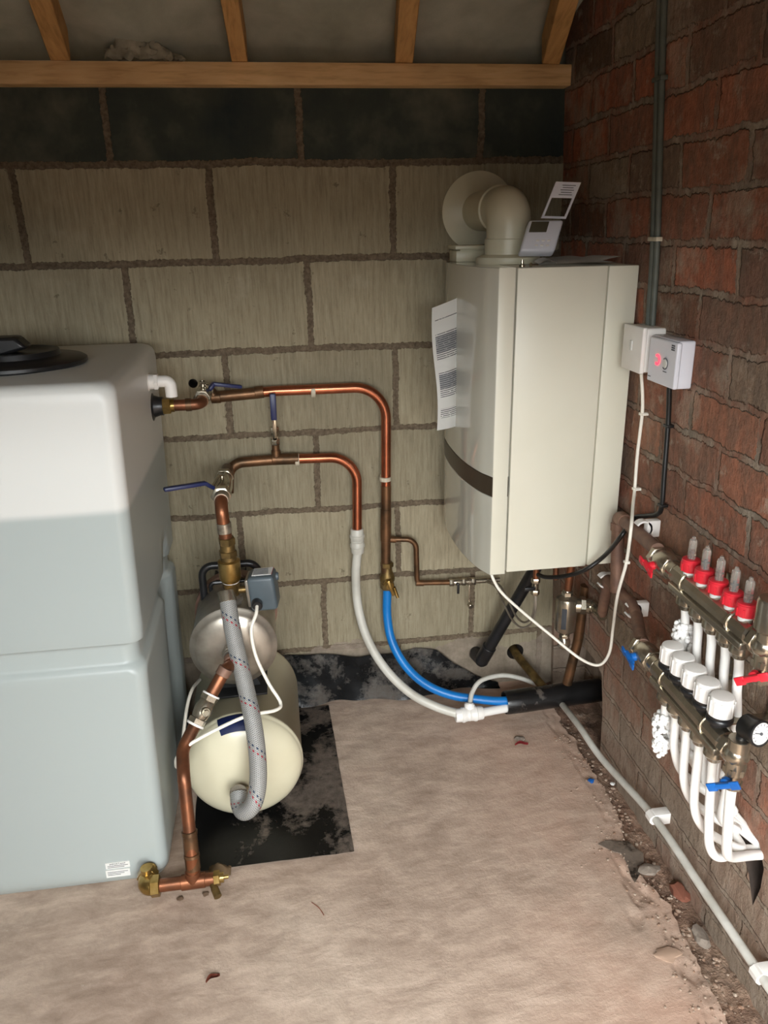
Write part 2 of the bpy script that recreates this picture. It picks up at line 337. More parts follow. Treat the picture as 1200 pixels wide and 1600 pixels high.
class MB:
    def __init__(s): s.bm = bmesh.new(); s.uv = s.bm.loops.layers.uv.new('UVMap')
    def ring(s, c, n, b, r, k, ph=0):
        return [s.bm.verts.new(c + (n*math.cos(2*PI*i/k+ph) + b*math.sin(2*PI*i/k+ph))*r) for i in range(k)]
    def skin(s, A, B, v0=0, v1=1):
        k = len(A)
        for i in range(k):
            f = s.bm.faces.new((A[i], A[(i+1)%k], B[(i+1)%k], B[i]))
            for lp, u in zip(f.loops, ((i/k,v0),((i+1)/k,v0),((i+1)/k,v1),(i/k,v1))): lp[s.uv].uv = u
    def tube(s, pts, r, k=14, caps=True, rf=None):
        pts = [V(p) for p in pts]; T, N = frames(pts); prev = None; d = 0
        for i, p in enumerate(pts):
            rr = rf(i/(len(pts)-1)) if rf else r
            R = s.ring(p, N[i], T[i].cross(N[i]), rr, k)
            if prev: nd = d+(p-pts[i-1]).length; s.skin(prev, R, d, nd); d = nd
            elif caps: s.bm.faces.new(list(reversed(R)))
            prev = R
        if caps: s.bm.faces.new(prev)
        return s
    def lathe(s, p, d, prof, k=28, ph=0):
        p = V(p); d = V(d).normalized(); n = d.orthogonal().normalized()
        if abs(d.z) < .9: n = V((0,0,1)).cross(d).normalized()
        b = d.cross(n); prev = None; first = True
        for (t, r) in prof:
            c = p + d*t
            R = [s.bm.verts.new(c)] if r < 1e-6 else s.ring(c, n, b, r, k, ph)
            if prev is None:
                if len(R) > 1: s.bm.faces.new(list(reversed(R)))
            elif len(prev) == 1 and len(R) > 1:
                for i in range(k): s.bm.faces.new((prev[0], R[(i+1)%k], R[i]))
            elif len(R) == 1 and len(prev) > 1:
                for i in range(k): s.bm.faces.new((prev[i], prev[(i+1)%k], R[0]))
            elif len(R) > 1: s.skin(prev, R, t, t)
            prev = R
        if len(prev) > 1: s.bm.faces.new(prev)
        return s
    def cyl(s, p0, p1, r, k=24, r1=None, bev=0):
        p0, p1 = V(p0), V(p1); L = (p1-p0).length; r1 = r if r1 is None else r1
        b = bev
        prof = [(0,r-b),(b,r),(L-b,r1),(L,r1-b)] if b else [(0,r),(L,r1)]
        return s.lathe(p0, p1-p0, prof, k)
    def hexn(s, p0, p1, r): 
        L = (V(p1)-V(p0)).length; b = min(.0015, L*.15)
        return s.lathe(p0, V(p1)-V(p0), [(0,r*.9),(b,r),(L-b,r),(L,r*.9)], 6)
    def box(s, c, sz, bev=0, rot=None, seg=2):
        c = V(c); m = Matrix.Translation(c)
        if rot is not None: m = m @ (rot.to_4x4() if hasattr(rot, 'to_4x4') else rot)
        m = m @ Matrix.Diagonal((*sz,1))
        r = bmesh.ops.create_cube(s.bm, size=1, matrix=m)
        if bev:
            ed = set()
            for v in r['verts']:
                for e_ in v.link_edges: ed.add(e_)
            bmesh.ops.bevel(s.bm, geom=list(ed), offset=bev, segments=seg, profile=.5, affect='EDGES')
        return s
    def b2(s, lo, hi, bev=0, seg=2):
        lo, hi = V(lo), V(hi); return s.box((lo+hi)/2, [abs(x) for x in (hi-lo)], bev, None, seg)
    def prism(s, pts, h):            # closed polygon in 3D extruded by h
        A = [s.bm.verts.new(V(p)) for p in pts]; B = [s.bm.verts.new(V(p)+V(h)) for p in pts]
        s.bm.faces.new(list(reversed(A))); s.bm.faces.new(B)
        for i in range(len(A)): s.bm.faces.new((A[i], A[(i+1)%len(A)], B[(i+1)%len(A)], B[i]))
        return s
    def grid(s, fn, nu, nv, uv=True):
        G = [[s.bm.verts.new(V(fn(i/nu, j/nv))) for j in range(nv+1)] for i in range(nu+1)]
        for i in range(nu):
            for j in range(nv):
                f = s.bm.faces.new((G[i][j], G[i+1][j], G[i+1][j+1], G[i][j+1]))
                for lp, u in zip(f.loops, ((i/nu,j/nv),((i+1)/nu,j/nv),((i+1)/nu,(j+1)/nv),(i/nu,(j+1)/nv))): lp[s.uv].uv = u
        return s
    def sheet(s, fn, nu, nv, th):    # a thin sheet with real thickness th (vector)
        s.grid(fn, nu, nv); bmesh.ops.recalc_face_normals(s.bm, faces=s.bm.faces[:])
        bmesh.ops.solidify(s.bm, geom=s.bm.faces[:], thickness=th); return s
    def ball(s, c, r, sc3=(1,1,1), rot=None, u=16, v=10):
        m = Matrix.Translation(V(c))
        if rot is not None: m = m @ rot.to_4x4()
        bmesh.ops.create_uvsphere(s.bm, u_segments=u, v_segments=v, radius=r, matrix=m @ Matrix.Diagonal((*sc3,1))); return s
    def build(s, name, mat, parent=None, angle=38, bevel=0):
        bmesh.ops.recalc_face_normals(s.bm, faces=s.bm.faces[:])
        me = bpy.data.meshes.new(name)
        root = parent; off = V((0,0,0))
        while root is not None: off += root.location; root = root.parent
        if off.length: bmesh.ops.translate(s.bm, verts=s.bm.verts[:], vec=-off)
        s.bm.to_mesh(me); s.bm.free()
        for p_ in me.polygons: p_.use_smooth = True
        me.set_sharp_from_angle(angle=math.radians(angle))
        me.materials.append(M[mat] if isinstance(mat, str) else mat)
        o = bpy.data.objects.new(name, me); COL.objects.link(o)
        if parent is not None: o.parent = parent
        if bevel:
            b = o.modifiers.new('bevel', 'BEVEL'); b.width = bevel; b.segments = 2; b.limit_method = 'ANGLE'
        return o
def tag(o, label, cat, group=None):
    o['label'] = label; o['category'] = cat
    if group: o['group'] = group
    return o
def thing(name, label, cat, loc=(0,0,0), group=None):
    o = bpy.data.objects.new(name, None); o.empty_display_size = .05; COL.objects.link(o); o.location = loc
    return tag(o, label, cat, group)
def struct(o): o['kind'] = 'structure'; return o
def dup(o, off, parent=None):
    c = o.copy(); COL.objects.link(c); c.parent = parent
    if parent is None or parent is not o.parent or True:
        c.location = o.location + V(off)
    for ch in [x for x in list(COL.objects) if x.parent is o]: dup(ch, (0,0,0), c)
    return c
def text(body, size, name, mat, parent, loc, rot, extrude=.0002, label=None):
    cu = bpy.data.curves.new(name, 'FONT'); cu.body = body; cu.size = size; cu.extrude = extrude; cu.align_x = 'CENTER'; cu.align_y = 'CENTER'
    tmp = bpy.data.objects.new('tmp', cu); COL.objects.link(tmp); dg = bpy.context.evaluated_depsgraph_get()
    me = bpy.data.meshes.new_from_object(tmp.evaluated_get(dg)); bpy.data.objects.remove(tmp)
    me.materials.clear(); me.materials.append(M[mat])
    me.transform(Matrix.Translation(V(loc)) @ rot.to_4x4())
    off = V((0,0,0)); root = parent
    while root is not None: off += root.location; root = root.parent
    me.transform(Matrix.Translation(-off))
    o = bpy.data.objects.new(name, me); COL.objects.link(o); o.parent = parent; return o
def mtx(x, y, z): return Matrix((x, y, z)).transposed()
WX = lambda z: .945-.035*z          # the brick wall leans in slightly as it rises

# ================================================================ structure
def floor_edge(y):
    base = [(-3.2,.84),(-1.30,.855),(-1.17,.872),(-1.06,.880),(-.905,.893),(-.80,.868),(-.735,.868),(-.62,.905),(-.40,.905),(-.30,.90),(0,.905)]
    for (a, xa), (b, xb) in zip(base, base[1:]):
        if y <= b: f = (y-a)/(b-a); return xa+(xb-xa)*max(0,min(1,f)) + .010*noise.noise(V((0,y*14,0))) + .007*noise.noise(V((3,y*45,0))) + .005*noise.noise(V((3,y*130,5)))
    return base[-1][1]
mb = MB()
def ff(u, v):
    y = -3.0 + 3.0*(1-(1-v)**1.0); e_ = floor_edge(y); x0 = -2.0
    uu = u; x = x0 + (e_-x0)*uu
    if uu > .999: return (x, y, -.05)
    z = .0012*noise.noise(V((x*7,y*7,0)))
    # the ragged broken hole in the slab near its edge
    for (cx, cy, rx, ry, d) in ((.835,-.845,.022,.050,.006),(.80,-.93,.016,.02,.004),(.845,-1.05,.02,.03,.005)):
        q = ((x-cx)/rx)**2+((y-cy)/ry)**2 + .9*noise.noise(V((x*40,y*40,7)))
        if q < 1: z -= d*min(1,(1-q)*14)
    if uu > .985: z -= .004*(.6+noise.noise(V((x*60,y*60,1))))
    return (x, y, z)
mb.grid(lambda u, v: ff(u**.45, v), 260, 300)
floor = struct(mb.build('floor', 'concrete', angle=60))
mb = MB(); mb.grid(lambda u, v: (.78+.40*u, -3.0+3.05*v, -.020 + .012*noise.noise(V((u*14,v*60,0))) + .010*noise.noise(V((u*40,v*160,4)))), 24, 200)
struct(mb.build('trim_1', 'rubble', angle=80))
# block wall
mb = MB(); mb.b2((-2.0,0,-.06), (1.1,.12,1.735)); wb = struct(mb.build('wall_back', 'block'))
# brick wall (leaning slightly) with the knocked-out recess and the hole for the heating pipes
mb = MB(); mb.grid(lambda u, v: (WX(-.06+2.5*v) + .0025*noise.noise(V((0,u*30,v*26))), -3.0+3.0*u, -.06+2.5*v), 200, 160)
bmesh.ops.recalc_face_normals(mb.bm, faces=mb.bm.faces[:])
r = bmesh.ops.extrude_face_region(mb.bm, geom=mb.bm.faces[:]); vs = [g for g in r['geom'] if isinstance(g, bmesh.types.BMVert)]
bmesh.ops.translate(mb.bm, verts=vs, vec=(.25,0,0))
wr_ = struct(mb.build('wall_right', 'brick', angle=60))
def cut(target, cutter_mb, mat=None):
    c = cutter_mb.build('cutter', mat or 'cavity')
    md = target.modifiers.new('b', 'BOOLEAN'); md.operation = 'DIFFERENCE'; md.object = c; md.solver = 'EXACT'
    try: md.material_mode = 'TRANSFER'
    except Exception: pass
    dg = bpy.context.evaluated_depsgraph_get(); me = bpy.data.meshes.new_from_object(target.evaluated_get(dg))
    target.modifiers.clear(); target.data = me; bpy.data.objects.remove(c)
    me.set_sharp_from_angle(angle=math.radians(60))
mb = MB()
def recess_poly(x): return [(x,-.395,-.1),(x,-.400,.12),(x,-.385,.245),(x,-.33,.262),(x,-.22,.255),(x,-.10,.262),(x,-.02,.25),(x,-.02,-.1)]
mb.prism(recess_poly(.85), (.20,0,0)); cut(wr_, mb, 'brick')
mb = MB(); mb.prism([(.85,-1.012,.302),(.85,-1.03,.325),(.85,-1.075,.322),(.85,-1.100,.285),(.85,-1.098,.24),(.85,-1.082,.18),(.85,-1.062,.235),(.85,-1.03,.272)], (.17,0,0)); cut(wr_, mb)
# holes through the block wall for the waste and the old copper
mb = MB(); mb.cyl((.822,-.05,.107), (.822,.09,.107), .027); cut(wb, mb)
mb = MB(); mb.cyl((-.088,-.05,1.003), (-.088,.09,1.003), .012); cut(wb, mb)
# other walls, unseen but closing the room round a doorway invented for the light
mb = MB(); mb.b2((-2.1,-2.5,-.06), (-2.0,.12,3.0)); struct(mb.build('wall_left', 'plaster_wall'))
mb = MB(); mb.b2((-2.0,-2.5,-.06), (-.75,-2.4,3.0)); mb.b2((.72,-2.5,-.06), (1.2,-2.4,3.0)); mb.b2((-.75,-2.5,1.50), (.72,-2.4,3.0)); struct(mb.build('wall_front', 'plaster_wall'))
# unseen half-door leaf, added across the left opening to block low light
mb = MB(); mb.b2((-.75,-2.44,.01), (.16,-2.40,1.04), .002); struct(mb.build('added_light_blocker', 'rafter'))
# sloping roof: membrane sagging between the rafters
SL = math.tan(math.radians(18.5))
def roof_z(y): return 1.742 + (-.05-y)*SL
RX = [(-.298,-.56),(.092,.055),(.474,.49),(.832,.93)]
def rafter_x(i, y): a, b = RX[i]; return a + (b-a)*0 + (b-a)*max(0,(-.05-y))/1.0*.35
mb = MB()
def roof(u, v):
    x = -2.05+3.25*u; y = .10-3.15*v; ph = (x-RX[0][0])/.383
    sag = .020*(math.sin(PI*(ph-math.floor(ph)))) if x < .85 else 0
    wr2 = .022*noise.noise(V((x*4,y*7,0))) + .006*noise.noise(V((x*16+y*9,y*12,2)))
    return (x, y+.06*max(0,1-v/.03), roof_z(y)+.085-sag*.8+wr2-.16*max(0,1-v/.03))
mb.grid(roof, 150, 150); bmesh.ops.recalc_face_normals(mb.bm, faces=mb.bm.faces[:])
ce = struct(mb.build('ceiling', 'membrane', angle=80))
so = ce.modifiers.new('thick', 'SOLIDIFY'); so.thickness = .01; so.offset = 1

# ================================================================ timber
mb = MB()
mb.grid(lambda u, v: (0,0,0), 1, 1) if False else None
mb = MB(); mb.b2((-2.0,-.045,1.692), (.884,.04,1.738), .002)
tag(mb.build('wall_plate', 'wood'), 'long horizontal orange timber wall plate on top of the block wall', 'timber beam')
DIR = V((0,-math.cos(math.radians(18.5)),math.sin(math.radians(18.5))))
RAFT = [((-0.297,-0.050,1.743), (-0.257,-0.480,1.804), 'sawn timber rafter at far left of the roof, above the white tank', .042),
        ((0.094,-0.050,1.742), (0.078,-0.480,1.811), 'sawn timber rafter second from the left, above the copper pipes', .036),
        ((0.474,-0.050,1.744), (0.425,-0.480,1.818), 'third sawn timber rafter from the left, between pipes and boiler', .042),
        ((0.831,-0.050,1.746), (0.743,-0.480,1.824), 'sawn timber rafter tight in the corner against the brick wall', .042)]
for a, b, lb, w in RAFT:
    a = V(a); b = V(b); d = (b-a); d.z = -d.y*SL; a.z = roof_z(a.y); d.normalize(); side = V((0,0,1)).cross(d).normalized(); up = d.cross(side)
    if up.z < 0: up = -up
    a2 = a - d*.02; b2_ = a + d*2.9; mb = MB()
    mb.prism([a2-side*w/2, a2+side*w/2, a2+side*w/2+up*.075, a2-side*w/2+up*.075], b2_-a2)
    tag(mb.build('rafter', 'rafter', bevel=.002), lb, 'rafter', 'roof rafters')
# crumpled polythene on the wall plate
mb = MB()
def crum(u, v):
    x = -.205+.175*u; q = noise.noise(V((u*5,v*4,1)))
    z = 1.740+.005+.040*(1-abs(2*u-.75)**2*.6)*math.sin(PI*min(1,v*1.15))*(.75+.9*abs(q)); 
    return (x+.010*noise.noise(V((u*9,v*7,5))), -.028+.062*v+.008*noise.noise(V((u*8,v*6,9))), max(1.739, z+.012*noise.noise(V((u*14,v*11,3)))))
mb.sheet(crum, 34, 16, .001)
tag(mb.build('crumpled_sheet', 'glove', angle=25), 'crumpled pale polythene scrap lying on the timber wall plate at left', 'plastic sheet')

# ================================================================ water tank
tk = thing('water_tank', 'large translucent white water storage tank filling the left side', 'water tank', (-.70,-.37,0))
def tank_ring(z, ins, cr):
    x1 = -.188+.030*min(1,z/1.125)-ins; x0 = -1.35+ins; y0 = -.655+ins; y1 = -.085-ins; out = []
    def arc(cx, cy, a0):
        for k in range(9): a = a0+PI/2*k/8; out.append(V((cx+cr*math.cos(a), cy+cr*math.sin(a), z)))
    arc(x1-cr, y1-cr, 0); n = 12
    for k in range(1, n): out.append(V((x1-cr-(x1-x0-2*cr)*k/n, y1, z)))
    arc(x0+cr, y1-cr, PI/2)
    arc(x0+cr, y0+cr, PI)
    for k in range(1, n): out.append(V((x0+cr+(x1-x0-2*cr)*k/n, y0, z)))
    arc(x1-cr, y0+cr, 1.5*PI); m = 28
    for k in range(1, m): out.append(V((x1, y0+cr+(y1-y0-2*cr)*k/m, z)))
    # moulded arched recess in the flank
    for p in out:
        if p.x > x1-.002:
            w = .10*max(0, 1-(z/.66)**4)**.5 if z < .66 else 0
            yc = -.26
            if w > .005:
                q = abs(p.y-yc)/w
                if q < 1: p.x -= .022*min(1, (1-q)*2.2)
    return out
ZR = [(0,.02,.03),(.006,.008,.035),(.03,0,.026)] + [(.03+.5*k/26,0,.026) for k in range(1,27)] + [(.540,.0005,.035),(.547,.003,.035),(.553,.009,.034),(.560,.014,.033),(.590,.015,.033),(.600,.014,.033),(.603,.004,.034),(.608,0,.026)] + [(.608+.484*k/16,0,.026) for k in range(1,17)] + [(1.108,.0015,.032),(1.116,.005,.032),(1.122,.011,.032),(1.1255,.019,.032),(1.1265,.028,.032),(1.128,.06,.032),(1.131,.12,.03),(1.134,.2,.03)]
mb = MB(); prev = None
for (z, ins, cr) in ZR:
    R = [mb.bm.verts.new(p) for p in tank_ring(z, ins, cr)]
    if prev: mb.skin(prev, R)
    else: mb.bm.faces.new(list(reversed(R)))
    prev = R
mb.bm.faces.new(prev)
tb_ = mb.build('tank_body', 'tank', tk, angle=50); tb_.modifiers.new('wn', 'WEIGHTED_NORMAL').weight = 90
mb = MB(); LC = (-.385,-.42,1.13); mb.lathe(LC, (0,0,1), [(0,.130),(.004,.134),(.010,.134),(.014,.128),(.016,.10),(.020,.085),(.030,.082),(.031,.07),(.026,.06),(.026,0)], 48)
lid = mb.build('lid', 'black_plastic', tk)
mb = MB(); mb.prism([(-.50,-.445,1.150),(-.415,-.445,1.150),(-.355,-.445,1.166),(-.375,-.445,1.188),(-.50,-.445,1.188)], (0,.05,0)); mb.build('lid_handle', 'black_plastic', lid, bevel=.006)
# overflow elbow, white
ov = V((-.168,-.258,1.057)); mb = MB(); mb.hexn(ov+V((-.02,0,0)), ov+V((.010,0,0)), .022); mb.cyl(ov+V((.010,0,0)), ov+V((.022,0,0)), .017); mb.hexn(ov+V((.020,0,0)), ov+V((.030,0,0)), .019)
mb.tube(fillet([ov+V((.03,0,0)), ov+V((.056,0,0)), ov+V((.056,0,-.036))], .014), .0135, 18); mb.build('overflow_elbow', 'white_plastic', tk)
tc0 = V((-.168,-.228,.994)); mb = MB(); mb.lathe(tc0+V((-.004,0,0)), (1,0,0), [(0,.034),(.010,.034),(.014,.026),(.026,.022),(.034,.022)], 28); mb.build('tank_flange', 'black_plastic', tk)
mb = MB(); mb.hexn(tc0+V((.028,0,0)), tc0+V((.048,0,0)), .020); mb.cyl(tc0+V((.046,0,0)), tc0+V((.056,0,0)), .0155); mb.build('union_nut', 'brass', tk)
# labels near the bottom front
for (z0, z1, x0, x1, rows) in ((.050,.066,-.318,-.266,('IMPORTANT',)), (.026,.046,-.320,-.268,())):
    mb = MB(); mb.b2((x0,-.6572,z0), (x1,-.6550,z1)); lb = mb.build('sticker', 'vis', tk)
    R = mtx((1,0,0),(0,0,1),(0,-1,0))
    if rows: text('IMPORTANT', .0062, 'lettering', 'print', lb, ((x0+x1)/2,-.6575,z1-.004), R)
    mb = MB()
    for k in range(2 if rows else 3): zz = z1-.0085-.004*k+(.003 if not rows else 0); mb.b2((x0+.004,-.6576,zz-.0006), (x1-.004-.008*k,-.6571,zz+.0006))
    mb.build('small_print', 'print', lb)

# ================================================================ copper pipework on the block wall
def clip(p, d, r, parent, mat='clip', out=V((0,-1,0))):
    p, d = V(p), V(d).normalized(); mb = MB(); mb.lathe(p-d*.006, d, [(0,r+.0015),(.001,r+.003),(.011,r+.003),(.012,r+.0015)], 24)
    back = -out; s = d.cross(out); q = r+.02
    mb.box(p+back*(r+.006), (.013,.022,.018) , .001, mtx(d, s, out)); return mb.build('pipe_clip', mat, parent)
up = thing('copper_pipe', 'upper copper pipe running along the block wall and down to the blue pipe', 'copper pipe', (.3,-.04,.97))
pts = [(-0.025,-0.045,0.974), (0.124,-0.042,0.981), (0.418,-0.040,0.979), (0.409,-0.040,0.505)]
pts[0] = pts[0]; mb = MB(); pth = fillet(pts, [0,.085], 14); mb.tube(pth, .0135, 18); mb.build('pipe', 'copper_bright', up)
mb = MB(); 
for a, b in (((-0.041,-0.045,0.973),(-0.017,-0.045,0.973)), ((0.071,-0.043,0.979),(0.094,-0.043,0.981))): mb.cyl(a, b, .0162, bev=.001)
mb.tube([(-0.041,-0.045,0.973), (0.074,-0.043,0.978)], .0150, 18); mb.build('sleeve_fitting', 'copper_dull', up)
mb = MB(); mb.cyl((0.409,-0.040,0.534), (0.411,-0.040,0.632), .0155, bev=.001); mb.cyl((0.413,-0.040,0.702), (0.407,-0.040,0.424), .0142, bev=.001)
mb.cyl((0.410,-0.040,0.540), (0.437,-0.040,0.536), .010); mb.build('tee_fitting', 'copper_dull', up)
clip((0.223,-0.040,0.976), (1,0,0), .0135, up); clip((0.411,-0.040,0.721), (0,0,1), .0135, up)
# valve at the tank outlet
tp = thing('copper_pipe', 'short copper stub with elbow leaving the black tank flange', 'copper pipe', tuple(tc0+V((.05,0,0))))
va = V((-0.051,-0.215,0.990)); mb = MB(); mb.tube(fillet([tc0+V((.055,0,0)), V((va.x,-.228,.994)), V((va.x,-.19,.998))], .018), .0135, 18); mb.build('pipe', 'copper', tp)
mb = MB(); mb.cyl((va.x-.035,-.228,.994),(va.x-.022,-.228,.994), .0155); mb.cyl((va.x,-.205,.996),(va.x,-.19,.997), .0155); mb.build('elbow_collar', 'copper_dull', tp)
def ball_valve(label, p, d, up_, lever_pts, r=.019, L=.075, levermat='blue_lever', mat='nickel', open_end=True):
    p, d, up_ = V(p), V(d).normalized(), V(up_).normalized(); t = thing('ball_valve', label, 'valve', tuple(p))
    mb = MB(); mb.hexn(p-d*L/2, p-d*(L/2-.018), r*1.12); mb.hexn(p+d*(L/2-.018), p+d*L/2, r*1.12)
    mb.lathe(p-d*(L/2-.016), d, [(0,r*.86),(.008,r*.95),(L/2-.016,r*1.08),(L-.040,r*.95),(L-.032,r*.86)], 24); mb.build('valve_body', mat, t)
    mb = MB(); mb.cyl(p+up_*r*.9, p+up_*(r+.013), .0065); mb.hexn(p+up_*(r+.006), p+up_*(r+.013), .009); mb.build('spindle', mat, t)
    q = p+up_*(r+.012); lp = [q]+[V(x) for x in lever_pts]
    mb = MB(); a, b = lp[0], lp[1]; dd = (b-a).normalized(); s = dd.cross(up_).normalized(); u2 = s.cross(dd)
    mb.box((a+b)/2, ((b-a).length+.008,.011,.0025), .0008, mtx(dd, s, u2)); lv = mb.build('lever', mat, t)
    mb = MB()
    for a, b in zip(lp[1:], lp[2:]):
        dd = (b-a).normalized(); s = dd.cross(up_).normalized(); u2 = s.cross(dd); mb.box((a+b)/2, ((b-a).length+.006,.016,.0095), .003, mtx(dd, s, u2))
    mb.build('lever_grip', levermat, lv); return t
ball_valve('nickel ball valve with dark lever beside the tank outlet, on the upper pipe', (va.x,-.135,1.0), (0,1,0), (0,0,1), [(-0.037,-0.130,1.009), (-0.025,-0.125,1.022), (0.039,-0.110,1.009)], .019, .10)
mb = MB(); tp2 = fillet([(va.x,-.085,1.0), (va.x,-.045,1.0), (-0.031,-0.045,0.973)], .016); mb.tube(tp2, .0150, 18)
tag(mb.build('copper_elbow', 'copper_dull'), 'tarnished copper elbow between the upper ball valve and upper pipe', 'pipe elbow')
# lower pipe
lp_ = thing('copper_pipe', 'lower copper pipe arching along the block wall into the white coupling', 'copper pipe', (.13,-.04,.79))
A0 = V((-0.019,-0.050,0.712)); pts = [A0, (-0.013,-0.045,0.793), (0.112,-0.042,0.795), (0.334,-0.040,0.789), (0.327,-0.040,0.555)]
mb = MB(); mb.tube(fillet(pts, [.05,0,.075], 14), .0135, 18); mb.build('pipe', 'copper_bright', lp_)
mb = MB(); mb.tube(fillet([A0, pts[1], pts[2]], [.05], 12), .0142, 18); mb.cyl((0.103,-0.042,0.796), (0.174,-0.042,0.794), .0155, bev=.001); 
t0 = V((0.115,-0.042,0.799)); mb.cyl(t0, t0+V((0,0,.045)), .0105); mb.cyl(t0, t0+V((0,0,.022)), .0125); mb.build('tee_fitting', 'copper_dull', lp_)
clip((0.170,-0.040,0.791), (1,0,0), .0140, lp_)
ball_valve('small drain valve with upright navy lever on the lower copper pipe', t0+V((0,0,.062)), (0,0,1), (0,-1,0), [V((0.116,-0.075,0.914)), V((0.117,-0.075,0.978))], .011, .05)
# pump riser
rz = .79; ball_valve('nickel ball valve with long blue lever above the pump riser', (-.018,-.235,rz), (0,1,0), (0,0,1), [(-0.037,-0.300,0.809), (-0.053,-0.310,0.824), (-0.140,-0.340,0.824)], .022, .16)
mb = MB(); mb.tube(fillet([(-.018,-.155,rz), (-.014,-.05,rz-.004), tuple(A0+V((0,0,.006)))], [.03], 8), .0148, 18)
tag(mb.build('copper_elbow', 'copper_dull'), 'tarnished copper elbow behind the long blue lever valve at the wall', 'pipe elbow')
RY = -.37; rs = thing('copper_pipe', 'short fat copper bend rising from the brass check valve', 'copper pipe', (-.014,RY,.70))
mb = MB(); mb.tube(fillet([(-.016,-.31,rz), (-.016,RY,rz), (-.012,RY,.705)], .032, 10), .0150, 20); mb.build('pipe', 'copper', rs)
mb = MB(); mb.cyl((-.016,-.345,rz), (-.016,-.315,rz), .0175, bev=.001); mb.build('solder_collar', 'solder', rs); mb = MB(); mb.cyl((-.0135,RY,.745), (-.0125,RY,.72), .0168, bev=.001); mb.build('solder_collar', 'solder', rs)
cv = thing('check_valve', 'shiny brass check valve standing above the pump', 'valve', (-.010,RY,.60))
mb = MB(); z = lambda a: (-.010,RY,a)
mb.hexn(z(.708), z(.690), .020); mb.cyl(z(.692), z(.672), .0175, bev=.001); mb.hexn(z(.676), z(.660), .0215); mb.cyl(z(.662), z(.650), .019); mb.build('union', 'brass_dull', cv)
mb = MB(); mb.lathe(z(.652), (0,0,-1), [(0,.020),(.003,.0262),(.045,.0262),(.050,.024),(.056,.0205)], 30); mb.build('valve_barrel', 'brass', cv)
mb = MB(); mb.cyl(z(.600), z(.594), .0205, bev=.001); mb.build('thread_tape', 'white_plastic', cv)
mb = MB(); mb.hexn(z(.596), z(.578), .021); mb.cyl(z(.58), z(.56), .018); mb.cyl((-.010,RY,.572), (.030,RY,.572), .0085); mb.build('manifold_tee', 'brass_dull', cv)

# ================================================================ pump and vessel
pv = thing('pressure_vessel', 'cream horizontal pressure vessel lying on the black mat', 'pressure vessel', (-.010,-.30,0))
vc = (-.010,-.09,.155); R0 = .1405; L = .385; prof = [(0,0),(.002,.05),(.012,.10),(.028,.128),(.045,.1385),(.06,R0),(L-.012,R0),(L-.010,R0+.002),(L,R0+.002),(L+.002,R0)] + [(L+.002+.062*math.sin(a*PI/2/14), R0*math.cos(a*PI/2/14)) for a in range(1,14)] + [(L+.064,0)]
mb = MB(); mb.lathe(vc, (0,-1,0), prof, 64); mb.build('vessel_shell', 'vessel', pv, angle=50)
for yy in (-.16,-.38):
    mb = MB(); mb.prism([(-.115,yy,.003),(-.09,yy,.055),(-.05,yy,.024),(.03,yy,.024),(.07,yy,.055),(.095,yy,.003)], (0,.03,0)); mb.build('foot', 'vessel', pv, bevel=.001)
mb = MB(); 
for (ya, yb_) in ((-.475,-.435),): 
    # blue saddle foot of the pump resting on the vessel's front shoulder
    def sad(u, v):
        y = -.478-.034*v; r = R0*math.sqrt(1-max(0,(-y-.477)/.062)**2)+.003; a = math.radians(112-38*u); return (-.010+r*math.cos(a), y, .155+r*math.sin(a))
    mb.grid(sad, 14, 8)
bmesh.ops.solidify(mb.bm, geom=mb.bm.faces[:], thickness=.004); mb.build('saddle_bracket', 'navy', pv)
cp = V((-.018,-.532,.138)); mb = MB(); mb.cyl(cp+V((0,.03,0)), cp+V((0,-.005,-.002)), .021); mb.hexn(cp+V((0,-.004,-.003)), cp+V((0,-.019,-.022)), .0255); mb.build('connector', 'nickel_dull', pv)
mb = MB(); 
for a in (.3,.8,1.3,2.5): mb.box((-.105+.010*math.cos(a*2),-.478-.0005,.235+.006*math.sin(a*3)), (.004,.006,.002), 0)
mb.bm.free()

pu = thing('booster_pump', 'steel drum booster pump mounted on top of the cream vessel', 'pump', (-.015,-.28,.30))
mb = MB(); Rp = .1005; prof = [(0,Rp*.7),(.004,Rp*.93),(.014,Rp),(.175,Rp),(.178,Rp+.0035),(.190,Rp+.0035),(.193,Rp)] + [(.193+.022*math.sin(a*PI/2/10), Rp-.006-(Rp-.026)*(1-math.cos(a*PI/2/10))*1.0) for a in range(1,11)] + [(.216,0)]
mb.lathe((-.015,-.215,.440), (0,-1,0), prof, 56); mb.build('pump_drum', 'steel', pu, angle=45)
mb = MB(); mb.lathe((-.015,-.190,.440), (0,-1,0), [(0,.06),(.0,Rp+.006),(.030,Rp+.006),(.032,Rp-.01)], 56); mb.build('rear_flange', 'copper_dusty', pu)
mb = MB(); mb.lathe((-.015,-.055,.440), (0,-1,0), [(0,.045),(.006,.062),(.03,.072),(.135,.072)], 32)
for k in range(16): a = 2*PI*k/16; c, s = math.cos(a), math.sin(a); mb.box((-.015+.076*c,-.125,.440+.076*s), (.010,.10,.003), 0, Matrix.Rotation(-a, 3, 'Y'))
mb.build('motor', 'black_plastic', pu)
mb = MB(); mb.b2((-.085,-.40,.294), (.055,-.12,.300), .001); mb.prism([(-.07,-.36,.298),(.04,-.36,.298),(.02,-.36,.345),(-.05,-.36,.345)], (0,.03,0)); mb.prism([(-.07,-.20,.298),(.04,-.20,.298),(.03,-.20,.36),(-.06,-.20,.36)], (0,.03,0)); mb.build('mounting_plate', 'black_rubber', pu, bevel=.001)
mb = MB(); mb.tube(fillet([(-.088,-.26,.50),(-.088,-.26,.592),(.052,-.26,.592),(.052,-.26,.50)], .028, 8), .0095, 14)
